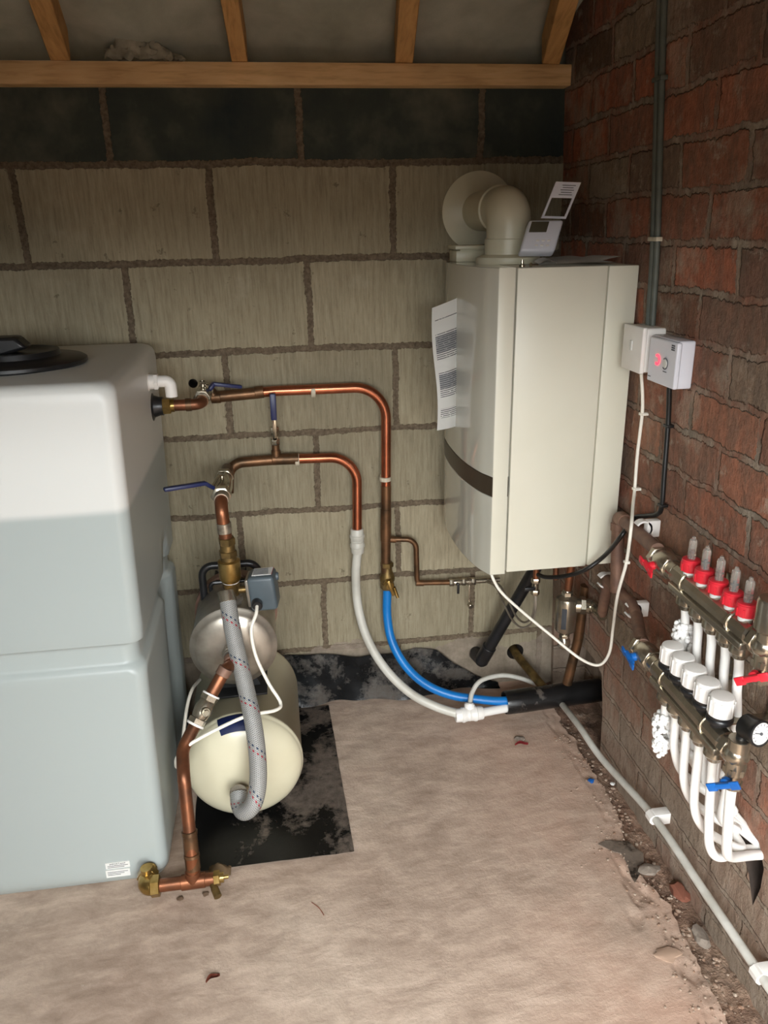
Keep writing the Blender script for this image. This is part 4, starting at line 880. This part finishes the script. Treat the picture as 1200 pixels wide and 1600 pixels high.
# pipe from boiler out along the brick wall to the upper manifold
XW = .878
cp1 = thing('copper_pipe', 'dusty copper pipe bending at the boiler corner towards the red-tapped manifold', 'copper pipe', (XW,-.6,.78))
mb = MB(); k0 = V((0.878,-0.542,0.572)); k1 = V((0.878,-0.517,0.751)); k2 = V((0.848,-0.762,0.771)); mb.tube(fillet([k0, k1, k2], .016, 8), .0142, 20); mb.build('pipe', 'copper_dusty', cp1)
mb = MB(); dk = (k0-k1).normalized(); d2 = (k2-k1).normalized(); mb.cyl(k1+dk*.016, k1+dk*.034, .0165, bev=.001); mb.cyl(k1+d2*.018, k1+d2*.05, .0165, bev=.001); mb.build('elbow_collar', 'copper_dusty', cp1)
def wallclip(p, parent, r=.0145, mat='white_plastic', d=V((0,1,0))):
    p = V(p); mb = MB(); n = 14; ring = []
    prevR = None
    for i in range(n+1):
        a = math.radians(35)+math.radians(290)*i/n     # open towards the room
        c, s = -math.cos(a), math.sin(a)
        q = [V((p.x+c*(r+.001), p.y-.0085, p.z+s*(r+.001))), V((p.x+c*(r+.005), p.y-.0085, p.z+s*(r+.005))), V((p.x+c*(r+.005), p.y+.0085, p.z+s*(r+.005))), V((p.x+c*(r+.001), p.y+.0085, p.z+s*(r+.001)))]
        R = [mb.bm.verts.new(x) for x in q]
        if prevR:
            for k in range(4): mb.bm.faces.new((prevR[k], prevR[(k+1)%4], R[(k+1)%4], R[k]))
        else: mb.bm.faces.new(R)
        prevR = R
    mb.bm.faces.new(prevR)
    xw = WX(p.z); mb.b2((p.x+r*.5,p.y-.0085,p.z-r-.004), (min(xw+.003,p.x+r+.022),p.y+.0085,p.z+r+.004), .002); return mb.build('pipe_clip', mat, parent)
wallclip((0.868,-0.653,0.773), cp1)
cp2 = thing('copper_pipe', 'dusty copper pipe with offset bend leading to the blue-tapped manifold', 'copper pipe', (XW,-.6,.58))
k0 = fc+V((.072,-.062,.024)); g1 = V((0.883,-0.615,0.574)); g2 = V((0.878,-0.650,0.566)); g3 = V((0.830,-0.764,0.582))
mb = MB(); mb.tube(fillet([k0, V((0.888,-0.472,0.571)), g1, g2, g3, V((0.812,-0.816,0.593))], [.01,.01,.012,.012], 6), .0128, 18); mb.build('pipe', 'copper_dusty', cp2)
wallclip((0.883,-0.617,0.564), cp2, .0135); wallclip((0.886,-0.456,0.562), cp2, .0135)

# ================================================================ electrics
fs = thing('fused_spur', 'small square white fused switch on the brick wall beside the boiler', 'switch', (.905,-.545,1.13))
x0 = .862
mb = MB(); mb.b2((x0,-.598,1.090), (.907,-.512,1.178), .004, 3); mb.build('back_box', 'white_plastic', fs)
mb = MB(); mb.b2((x0-.006,-.600,1.088), (x0+.004,-.510,1.180), .003, 3); fp = mb.build('face_plate', 'white_plastic', fs)
mb = MB(); mb.box((x0-.0065,-.552,1.140), (.003,.010,.020), .0008); mb.build('rocker', 'vis', fp)
rc = thing('heating_receiver', 'pale heating receiver box with glowing red light beside the fused switch', 'heating control', (.905,-.66,1.12))
mb = MB(); mb.b2((.872,-.716,1.078), (.906,-.606,1.168), .004, 3); mb.build('case', 'receiver', rc)
mb = MB(); mb.prism([(.866,-.722,1.079),(.866,-.612,1.079),(.866,-.612,1.166),(.866,-.722,1.166)], (.010,0,0)); fr = mb.build('front_cover', 'receiver', rc, bevel=.003)
def dial(mb, y, z_, r0, r1, a0=0, a1=2*PI, t_=.0012):
    n = 24; prevR = None
    for i in range(n+1):
        a = a0+(a1-a0)*i/n; c, s = math.cos(a), math.sin(a)
        R = [mb.bm.verts.new((.8655, y-c*r0, z_+s*r0)), mb.bm.verts.new((.8655-t_, y-c*r0, z_+s*r0)), mb.bm.verts.new((.8655-t_, y-c*r1, z_+s*r1)), mb.bm.verts.new((.8655, y-c*r1, z_+s*r1))]
        if prevR:
            for k in range(4): mb.bm.faces.new((prevR[k], prevR[(k+1)%4], R[(k+1)%4], R[k]))
        prevR = R
mb = MB(); dial(mb, -.650, 1.125, .0065, .0105, -2.2, 2.2); mb.build('red_indicator', 'led', rc)
mb = MB(); mb.cyl((.8665,-.682,1.122), (.8640,-.682,1.122), .0085, 20, bev=.0008); mb.build('push_button', 'vis', rc)
mb = MB(); dial(mb, -.682, 1.122, .0095, .0112, -2.3, 2.3, .0006); mb.build('dial_mark', 'print', rc)
mb = MB(); 
for k in range(3): mb.b2((.8654,-.712,1.150+.004*k), (.866,-.700,1.1525+.004*k))
mb.b2((.8654,-.628,1.088), (.866,-.618,1.0895)); mb.b2((.8654,-.690,1.106), (.866,-.676,1.1075)); mb.build('small_print', 'print', rc)
# cables
wc = thing('cable', 'white flex clipped down the brick wall then sagging to the boiler base', 'cable', (.88,-.55,.9))
mb = MB(); mb.tube(spline([(0.885,-0.550,1.079), (0.892,-0.551,1.031), (0.898,-0.545,0.988), (0.898,-0.541,0.901), (0.896,-0.548,0.827), (0.870,-0.599,0.805), (0.838,-0.664,0.781), (0.842,-0.650,0.697), (0.850,-0.607,0.597), (0.889,-0.520,0.466), (0.890,-0.510,0.390), (0.870,-0.500,0.352), (0.823,-0.490,0.371), (0.752,-0.470,0.432), (0.680,-0.460,0.498), (0.630,-0.450,0.549), (0.608,-0.450,0.588), (0.607,-0.440,0.602)], 8), .0036, 10); mb.build('flex', 'white_cable', wc)
for q in ((1003,650),(992,762)): pass
for q in ((0.898,-0.544,0.992), (0.896,-0.549,0.825)): mb = MB(); q = V(q); mb.b2(q+V((-.005,-.006,-.003)), q+V((.012,.006,.003)), .001); mb.cyl(q+V((-.004,-.008,0)), q+V((.010,-.008,0)), .0022); mb.build('cable_clip', 'white_cable', wc)
q = V((0.842,-0.650,0.697)); mb = MB(); mb.b2(q+V((-.005,-.006,-.003)), q+V((.006,.006,.003)), .001); mb.build('cable_clip', 'white_cable', wc)
kc = thing('cable', 'thick black cable clipped below the receiver and bending to the boiler', 'cable', (.88,-.68,.9))
mb = MB(); mb.tube(spline([(0.893,-0.657,1.070), (0.900,-0.654,0.999), (0.900,-0.661,0.894), (0.900,-0.665,0.826), (0.900,-0.650,0.802), (0.898,-0.609,0.783), (0.888,-0.572,0.764), (0.848,-0.601,0.736), (0.852,-0.520,0.656), (0.817,-0.500,0.615), (0.787,-0.460,0.583), (0.762,-0.400,0.554), (0.752,-0.360,0.544)], 8), .0052, 12); mb.build('flex', 'black_cable', kc)
for q in ((0.900,-0.653,0.992), (0.900,-0.665,0.827)): mb = MB(); q = V(q); mb.b2(q+V((-.006,-.009,-.003)), q+V((.010,.008,.003)), .001); mb.build('cable_clip', 'black_cable', kc)
for i, lb in enumerate(('grey twin cable run up the brick wall, the one nearer the boiler', 'grey twin cable run up the brick wall, the one farther from the boiler')):
    oy = -.018*i; cc = thing('electrical_cable', lb, 'cable', (.895,-.53+oy,1.4)); mb = MB()
    path = [V((WX(1.17)-.006,-.535+oy,1.165)), V((WX(1.339)-.006,-.532+oy,1.339)), V((WX(1.55)-.006,-.515+oy,1.55)), V((WX(1.76)-.006,-.498+oy,1.762)), V((WX(1.85)-.006,-.49+oy,1.90))]
    mb.tube(spline(path, 6), .006, 12); mb.build('sheath', 'grey_sheath', cc)
    for zz, yy in ((1.345,-.532),(1.63,-.509)): mb = MB(); mb.b2((WX(zz)-.0135,yy+oy-.010,zz-.004), (WX(zz)+.003,yy+oy+.010,zz+.004), .001); mb.build('cable_clip', 'grey_sheath' if zz > 1.5 else 'clip', cc)

# ================================================================ underfloor manifolds
MX, RB = .828, .0195
def barrel(mb, p, d, segs, k=24):
    for (a, b, r, hx) in segs:
        (mb.hexn if hx else mb.cyl)(*( (p+d*a, p+d*b, r) ))
def butterfly(parent, p, axis, ang, mat):
    # tap: hub with two thin wings
    axis = V(axis).normalized(); s = axis.orthogonal().normalized(); s = Quaternion(axis, ang) @ s; u = axis.cross(s); mb = MB()
    mb.cyl(p, p+axis*.012, .0085, 16, bev=.002); mb.box(p+axis*.015, (.034,.010,.010), .003, mtx(s, u, axis)); mb.box(p+axis*.018+s*.019, (.016,.014,.004), .0015, mtx(s, u, axis)); mb.box(p+axis*.018-s*.019, (.016,.014,.004), .0015, mtx(s, u, axis))
    mb.build('tap_handle', mat, parent)
def manifold(label, MX, zc, y0, portys, hmat, top, gy):
    t = thing('heating_manifold', label, 'manifold', (MX,(y0+portys[-1])/2,zc)); D = V((0,-1,0)); p = V((MX,y0,zc))
    yb0 = portys[0]+.040; yb1 = portys[-1]-.030
    mb = MB(); L = y0-yb0
    mb.hexn(p, p+D*.014, .0225); mb.lathe(p+D*.012, D, [(0,.0165),(.004,.0195),(.022,.0235),(L*.55,.0235),(L*.62,.020),(L*.66,.020)], 24); mb.hexn(p+D*L*.62, p+D*L*.78, .0235); mb.cyl(p+D*L*.76, p+D*L*1.02, .0185, bev=.001); mb.build('isolating_valve', 'nickel_dull', t)
    butterfly(t, p+D*L*.40+V((-.020,0,-.004)), (-1,0,-.1), .5, hmat)
    mb = MB(); sec = 12; pts8 = []
    mb.lathe((MX,yb0,zc), D, [(0,.017),(.004,RB)]+[(yb0-yb1-.004,RB),(yb0-yb1,.017)], 12, ph=PI/12); mb.b2((MX-.020,yb0-.004,zc-.026), (MX+.020,yb1+.004,zc-.012), .003); mb.build('bar', 'nickel_dull', t, angle=20)
    for yy in ((portys[0]+portys[1])/2+.02, (portys[-2]+portys[-1])/2): mb = MB(); mb.lathe((MX,yy+.003,zc), D, [(0,RB),(.001,RB+.0022),(.006,RB+.0022),(.007,RB)], 24); mb.build('joint_ring', 'nickel', t)
    for k, yy in enumerate(portys):
        q = V((MX,yy,zc)); mb = MB(); mb.lathe(q+V((0,0,-.016)), (0,0,-1), [(0,.013),(.010,.013),(.011,.0165),(.016,.018),(.026,.018),(.030,.0145),(.036,.0125),(.038,.0105)], 20); mb.build('outlet', 'nickel_dull', t)
        if top == 'flow':
            fm = None
            mb = MB(); mb.lathe(q+V((0,0,.014)), (0,0,1), [(0,.0115),(.014,.0115)], 18); fm = mb.build('flow_meter', 'vis', t)
            mb = MB(); mb.lathe(q+V((0,0,.024)), (0,0,1), [(0,.0150),(.003,.0165),(.020,.0165),(.021,.0155),(.023,.0155),(.024,.013),(.024,.009)], 22)
            for j in range(8): a = 2*PI*j/8; mb.box(q+V((.0165*math.cos(a),.0165*math.sin(a),.032)), (.002,.003,.014), 0, Matrix.Rotation(a, 3, 'Z'))
            mb.build('red_collar', 'red_handle', fm)
            mb = MB(); mb.lathe(q+V((0,0,.046)), (0,0,1), [(0,.0072),(.034,.0072),(.038,.0062),(.040,.0035),(.044,.0030)], 18); mb.build('sight_glass', 'clear', fm)
            mb = MB(); mb.cyl(q+V((0,0,.046)), q+V((0,0,.066)), .0018, 8); mb.cyl(q+V((0,0,.058)), q+V((0,0,.061)), .0045, 12)
            for j in range(6): mb.b2(q+V((-.0052,-.0055,.049+.0035*j)), q+V((.0012,-.0048,.0500+.0035*j)))
            mb.build('float_scale', 'leaf' if k in (0,2,4) else 'print', fm)
        else:
            mb = MB(); mb.lathe(q+V((0,0,.014)), (0,0,1), [(0,.0135),(.010,.0135),(.010,.0205),(.012,.0215),(.017,.0215),(.019,.020),(.020,.0205),(.024,.0205)], 26); ac = mb.build('black_collar', 'black_plastic', t)
            mb = MB(); n = 24; prof = [(.036,.0195),(.038,.0205),(.068,.0195),(.071,.0180),(.072,.012),(.072,0)]
            mb.lathe(q, (0,0,1), prof, 24)
            for j in range(12): a = 2*PI*j/12; mb.box(q+V((.0200*math.cos(a),.0200*math.sin(a),.052)), (.0022,.004,.026), .0005, Matrix.Rotation(a, 3, 'Z'))
            mb.build('manual_cap', 'white_plastic', ac)
    return t
PU = [-.885,-.931,-.976,-1.020,-1.060]; PLW = [-.924,-.963,-1.003,-1.045,-1.089]
# bar centres
ZU, ZL = .758, .583; MU, ML = .848, .810
m1 = manifold('upper heating manifold bar with red collared clear flow meters', MU, ZU, -.760, PU, 'red_handle', 'flow', 0)
m2 = manifold('lower heating manifold bar with five white capped valves', ML, ZL, -.798, PLW, 'blue_handle', 'cap', 0)
# end sets
def endset(t, MX, y, zc, hm, vent):
    q = V((MX,y,zc)); mb = MB(); mb.hexn(q+V((0,.018,0)), q+V((0,.002,0)), .0225); mb.ball(q+V((0,-.006,0)), .021); mb.cyl(q+V((0,-.008,.030)), q+V((0,-.008,-.035)), .0165, bev=.001); mb.hexn(q+V((0,-.008,-.020)), q+V((0,-.008,-.034)), .0185)
    mb.cyl(q+V((0,-.008,-.034)), q+V((0,-.008,-.064)), .0125, bev=.001); mb.hexn(q+V((0,-.008,-.050)), q+V((0,-.008,-.062)), .0165); mb.build('end_piece', 'nickel_dull', t)
    butterfly(t, q+V((-.014,-.014,-.044)), (-.75,-.65,0), 1.2, hm)
    if vent: mb = MB(); mb.lathe(q+V((0,-.008,.026)), (0,0,1), [(0,.017),(.006,.0225),(.052,.0225),(.056,.020),(.058,.008),(.064,.006),(.068,.006)], 28); mb.build('air_vent', 'nickel_dull', t); mb = MB(); mb.cyl(q+V((.012,-.03,.07)), q+V((.012,-.03,.10)), .008, 14, bev=.003); mb.build('vent_cap', 'red_scrap', t)
endset(m1, MU, -1.112, ZU, 'red_handle', True)
endset(m2, ML, -1.138, ZL, 'blue_handle', False)
# pressure gauge on the lower bar end
gg = V((ML+.008,-1.146,ZL+.052)); gd = V((.20,-.93,.16)).normalized()
mb = MB(); mb.cyl(V((ML,-1.146,ZL+.02)), gg, .008, 14); mb.lathe(gg-gd*.004, gd, [(0,.016),(.003,.0200),(.026,.0200),(.028,.0212),(.034,.0212),(.035,.0186),(.032,.018),(.032,0)], 36); pgz = mb.build('pressure_gauge', 'black_plastic', m2)
mb = MB(); mb.lathe(gg+gd*.0285, gd, [(0,.0178),(.0008,.0178)], 36); mb.build('dial_face', 'white_plastic', pgz)
gs = gd.cross(V((0,0,1))).normalized(); gu = gs.cross(gd).normalized(); mb = MB()
for j in range(11):
    a = math.radians(-130+26*j); v_ = gu*math.cos(a)+gs*math.sin(a); mb.box(gg+gd*.0296+v_*.0145, (.0008,.0036,.0004), 0, mtx(v_.cross(gd), v_, gd))
v_ = (gu*.3+gs*.95).normalized(); mb.box(gg+gd*.0300+v_*.005, (.0014,.015,.0006), 0, mtx(v_.cross(gd), v_, gd)); mb.cyl(gg+gd*.0293, gg+gd*.0310, .0025, 12); mb.build('pointer', 'print', pgz)
# brackets
for (yy, zz, t, MX) in ((-.909,ZU-.01,m1,MU),(-1.085,ZU-.01,m1,MU),(-.944,ZL+.01,m2,ML),(-1.068,ZL+.01,m2,ML)):
    mb = MB(); mb.b2((MX+.012,yy-.010,zz-.008), (WX(zz)+.004,yy+.010,zz-.004), .001); mb.b2((WX(zz)-.006,yy-.012,zz-.045), (WX(zz)+.003,yy+.012,zz+.03), .001); mb.build('wall_bracket', 'nickel_dull', t)
# clear spare key tucked on the wall
# heating pipes, upper set passes behind the lower bar
def hpipe(label, pts, r=.0080, group='white heating pipes under the manifolds'):
    t = thing('heating_pipe', label, 'heating pipe', tuple(V(pts[0])), group); mb = MB(); mb.tube(spline(pts, 7), r, 16); mb.build('pipe', 'white_pipe', t)
    return t
HOLE = V((.94,-1.058,.298)); ordl = ['first','second','third','fourth','fifth']
for i, yy in enumerate(PU):
    MX = MU; xb = .868; yb2 = yy+.004
    pts = [(MX,yy,ZU-.050), (MX+.003,yy,ZU-.075), (MX+.006,yy,ZU-.12), (xb-.003,yb2,ZL-.01), (xb,yb2,.48-.008*i), (xb+.006,yb2-.35*(yb2+1.03),.400-.010*i), (WX(.33)-.016,-1.015-.006*i,.340-.004*i), (WX(.3)+.012,-1.045-.006*i,.308), (WX(.3)+.05,-1.062-.003*i,.292)]
    t = hpipe('white pipe from the upper manifold, %s from the boiler end' % ordl[i], pts)
    if i == 0: LU = t
for i, yy in enumerate(PLW):
    MX = ML; drop = [.445,.402,.372,.350,.338][i]; xb = MX+.004
    if i == 4: pts = [(MX,yy,ZL-.050), (MX+.001,yy-.001,ZL-.09), (MX+.006,yy-.006,.40), (MX+.016,yy-.006,.345), (MX+.045,yy+.002,.312), (WX(.3)-.02,-1.068,.303), (WX(.3)+.05,-1.075,.295)]
    else: pts = [(MX,yy,ZL-.050), (MX+.001,yy,ZL-.085), (MX+.004,yy-.003,drop+.055), (MX+.018,yy-.012,drop+.012), (MX+.050,yy-.034+.004*i,drop-.016), (WX(.35)-.030,(yy-.05+HOLE.y+.03)/2-.012,drop-.036), (WX(.33)-.022,HOLE.y+.045-.004*i,.318+.006*(3-i)), (WX(.3)+.04,-1.05,.292)]
    t = hpipe('white pipe from the lower manifold, %s from the boiler end' % ordl[i], pts)
    if i == 0: LL = t
# the outgoing main pipe beside the fifth
t = hpipe('white pipe dropping from the drain end of the lower manifold', [(ML,-1.146,ZL-.060), (ML+.001,-1.146,ZL-.09), (ML+.010,-1.140,.43), (ML+.024,-1.128,.370), (ML+.050,-1.108,.332), (WX(.3)-.018,-1.088,.308), (WX(.3)+.05,-1.082,.296)], .0085)
def lumps(parent, top, bot, seed):
    mb = MB(); r2 = random.Random(seed)
    for k in range(150):
        f = k/149; c = V(top).lerp(V(bot), f); w = .008+.008*math.sin(PI*min(1,.15+f*.9)); a = r2.uniform(0,2*PI)
        mb.ball(c+V((w*math.cos(a),w*math.sin(a)+.006*math.sin(f*9),r2.uniform(-.003,.003))), r2.uniform(.0038,.0068), (1,1,r2.uniform(.7,1.1)), None, 8, 6)
    mb.build('lumpy_wrap', 'sleeve', parent)
lumps(LU, (MU+.003,PU[0],ZU-.085), (MU+.010,PU[0]+.002,ZU-.180), 3)
lumps(LL, (ML+.001,PLW[0],ZL-.080), (ML+.005,PLW[0]+.003,ZL-.170), 5)

# white conduit along the foot of the brick wall
wcn = thing('conduit', 'dusty white conduit pipe clipped along the foot of the brick wall', 'conduit', (.88,-.8,.12))
cpts = [(0.898,-0.220,0.050), (0.885,-0.382,0.088), (0.892,-0.518,0.085), (0.905,-0.767,0.117), (0.908,-0.981,0.117), (0.910,-1.168,0.116)]
ex = V(cpts[-1])+(V(cpts[-1])-V(cpts[-2])).normalized()*.9; mb = MB(); mb.tube(spline(cpts, 8)+[ex], .0088, 18); mb.build('pipe', 'conduit_white', wcn)
def saddle(p, parent):
    p = V(p); mb = MB(); mb.lathe(p+V((0,.012,0)), (0,-1,0), [(0,.010),(.001,.0135),(.023,.0135),(.024,.010)], 8, ph=PI/8); mb.b2((p.x,p.y-.012,p.z-.014), (WX(p.z)+.004,p.y+.012,p.z+.014), .001); mb.build('saddle_clip', 'white_plastic', parent)
saddle((0.905,-0.768,0.115), wcn); saddle((0.910,-1.165,0.113), wcn)

# ================================================================ scraps on the floor
def chip(label, name, p, r, mat, s3=(1,1,.4), seed=1, cat='debris'):
    mb = MB(); bmesh.ops.create_icosphere(mb.bm, subdivisions=2, radius=r)
    for v in mb.bm.verts: v.co *= 1+.5*noise.noise(v.co*60/(r*60)*1.2+V((seed*3.1,seed,0))); v.co = V((v.co.x*s3[0], v.co.y*s3[1], v.co.z*s3[2])); 
    zmin = min(v.co.z for v in mb.bm.verts)
    for v in mb.bm.verts: v.co += V(p)-V((0,0,zmin+.001))
    return tag(mb.build(name, mat, angle=20), label, cat)
def leafy(label, name, p, L_, w, ang, mat, cat='leaf'):
    p = V(p); mb = MB(); c, s = math.cos(ang), math.sin(ang)
    def f(u, v): x = (u-.5)*L_; y = (v-.5)*w*math.sin(PI*min(.97,max(.03,u))); return (p.x+x*c-y*s, p.y+x*s+y*c, .004+.006*abs(v-.5)*2+.004*math.sin(u*5))
    mb.grid(f, 10, 6); bmesh.ops.solidify(mb.bm, geom=mb.bm.faces[:], thickness=.0008); return tag(mb.build(name, mat, angle=60), label, cat)
leafy('reddish brown dry leaf alone on the open floor at bottom left', 'dry_leaf', (-0.072,-0.929,0.000), .030, .012, .55, 'leaf')
leafy('dark red scrap on the floor below the black duct', 'plastic_scrap', (0.744,-0.325,0.000), .040, .010, .1, 'red_scrap', 'scrap')
chip('tiny blue plastic offcut on the reddish dust near the wall', 'plastic_scrap', (0.876,-0.502,-0.000), .008, 'blue_handle', (1,1,.7), 2, 'scrap')
chip('flat grey stone chip behind the dark red scrap', 'stone_chip', (0.747,-0.299,0.000), .013, 'stone', (1.2,1,.4), 3, 'stone')
chip('pale slab fragment at the broken hole in the floor edge', 'stone_chip', (0.885,-0.809,0.000), .020, 'stone', (1.3,.8,.35), 5, 'stone')
chip('pinkish flat fragment on the floor lower right', 'stone_chip', (0.826,-1.016,0.000), .020, simple('pink_chip','a58a76',.9), (1.4,.8,.2), 6, 'stone')
chip('small brown grit lump nearest the brass drain nozzle', 'stone_chip', (-0.101,-0.714,0.000), .007, simple('brown_grit','5f4c3a',.9), (1,1,.5), 8, 'stone')
chip('small brown grit lump below the brass elbow', 'stone_chip', (-0.156,-0.718,0.000), .006, simple('brown_grit','5f4c3a',.9), (1.3,1,.5), 9, 'stone')
chip('pale crumb on the conduit side of the slab edge', 'stone_chip', (0.927,-0.521,0.000), .006, 'vis', (1,1,.6), 11, 'stone')
chip('broken brick lump fallen in the gap beside the wall', 'stone_chip', (0.926,-0.873,-0.012), .018, simple('brick_lump','7d4c3a',.9), (1,1.5,.7), 12, 'stone')
chip('flat mortar lump in the gap nearer the camera', 'stone_chip', (0.915,-0.986,-0.012), .016, 'stone', (.9,1.6,.6), 14, 'stone')
mb = MB()
TORN = [(0.808,-0.714,0.000),(0.828,-0.705,0.000),(0.845,-0.706,0.000),(0.861,-0.713,0.000),(0.880,-0.716,0.000),(0.886,-0.735,0.000),(0.899,-0.757,0.000),(0.888,-0.783,0.000),(0.867,-0.791,0.000),(0.866,-0.810,0.000),(0.854,-0.825,0.000),(0.842,-0.835,0.000),(0.842,-0.815,0.000),(0.847,-0.795,0.000),(0.849,-0.777,0.000),(0.848,-0.749,0.000),(0.835,-0.743,0.000),(0.823,-0.731,0.000)]
M['torn'] = dusty_black('painted_hole_and_membrane', 9.4, .44, '2c2621','4a4037','7d6f62')
mb.prism([(x+.002*noise.noise(V((x*300,y*300,0))),y+.002*noise.noise(V((x*300,y*300,5))),.0005) for x,y,z in TORN], (0,0,.0018))  # flat dark patch paints the hollow's shade together with the torn membrane
tag(mb.build('shaded_hole_membrane', 'torn', angle=60), 'flat dark patch standing for the shaded floor hole with torn black membrane', 'plastic sheet')
for (a, b_, lb) in (((655,1450),(672,1475),'fine dark twig on the floor in front of the mat'), ((905,1180),(900,1172),'')):
    if not lb: continue
mb = MB(); a = V((0.129,-0.774,0.002)); b_ = V((0.153,-0.812,0.002)); mb.tube(spline([a, (a+b_)/2+V((.003,0,.001)), b_], 4), .0008, 6); tag(mb.build('twig', 'leaf'), 'fine dark twig on the floor in front of the black mat', 'twig')

mb = MB(); r3 = random.Random(21)
for k in range(1600):
    y = r3.uniform(-1.55,-.12); near = r3.random()
    x = floor_edge(y) + (abs(r3.gauss(0,.05))*-1-.002 if near < .6 else r3.uniform(.004,.075)); z = 0 if x < floor_edge(y)-.004 else -.018
    if x > WX(0)-.012 or (y > -.30 and x > .72 and z == 0): continue
    rr = r3.choice((.0008,.001,.0013,.0018,.003)) * (1 if z == 0 else 1.6)
    mtx_ = Matrix.Translation((x,y,z+rr*.35)) @ Matrix.Rotation(r3.uniform(0,6), 4, 'Z') @ Matrix.Diagonal((rr*r3.uniform(.8,1.6),rr,rr*.6,1)); bmesh.ops.create_icosphere(mb.bm, subdivisions=1, radius=1, matrix=mtx_)
gr = mb.build('grit', simple('brick_grit','b3a291',.95,col2='8a6a55',ns=90), angle=10); tag(gr, 'loose brick grit scattered along the broken floor edge by the wall', 'grit'); gr['kind'] = 'stuff'
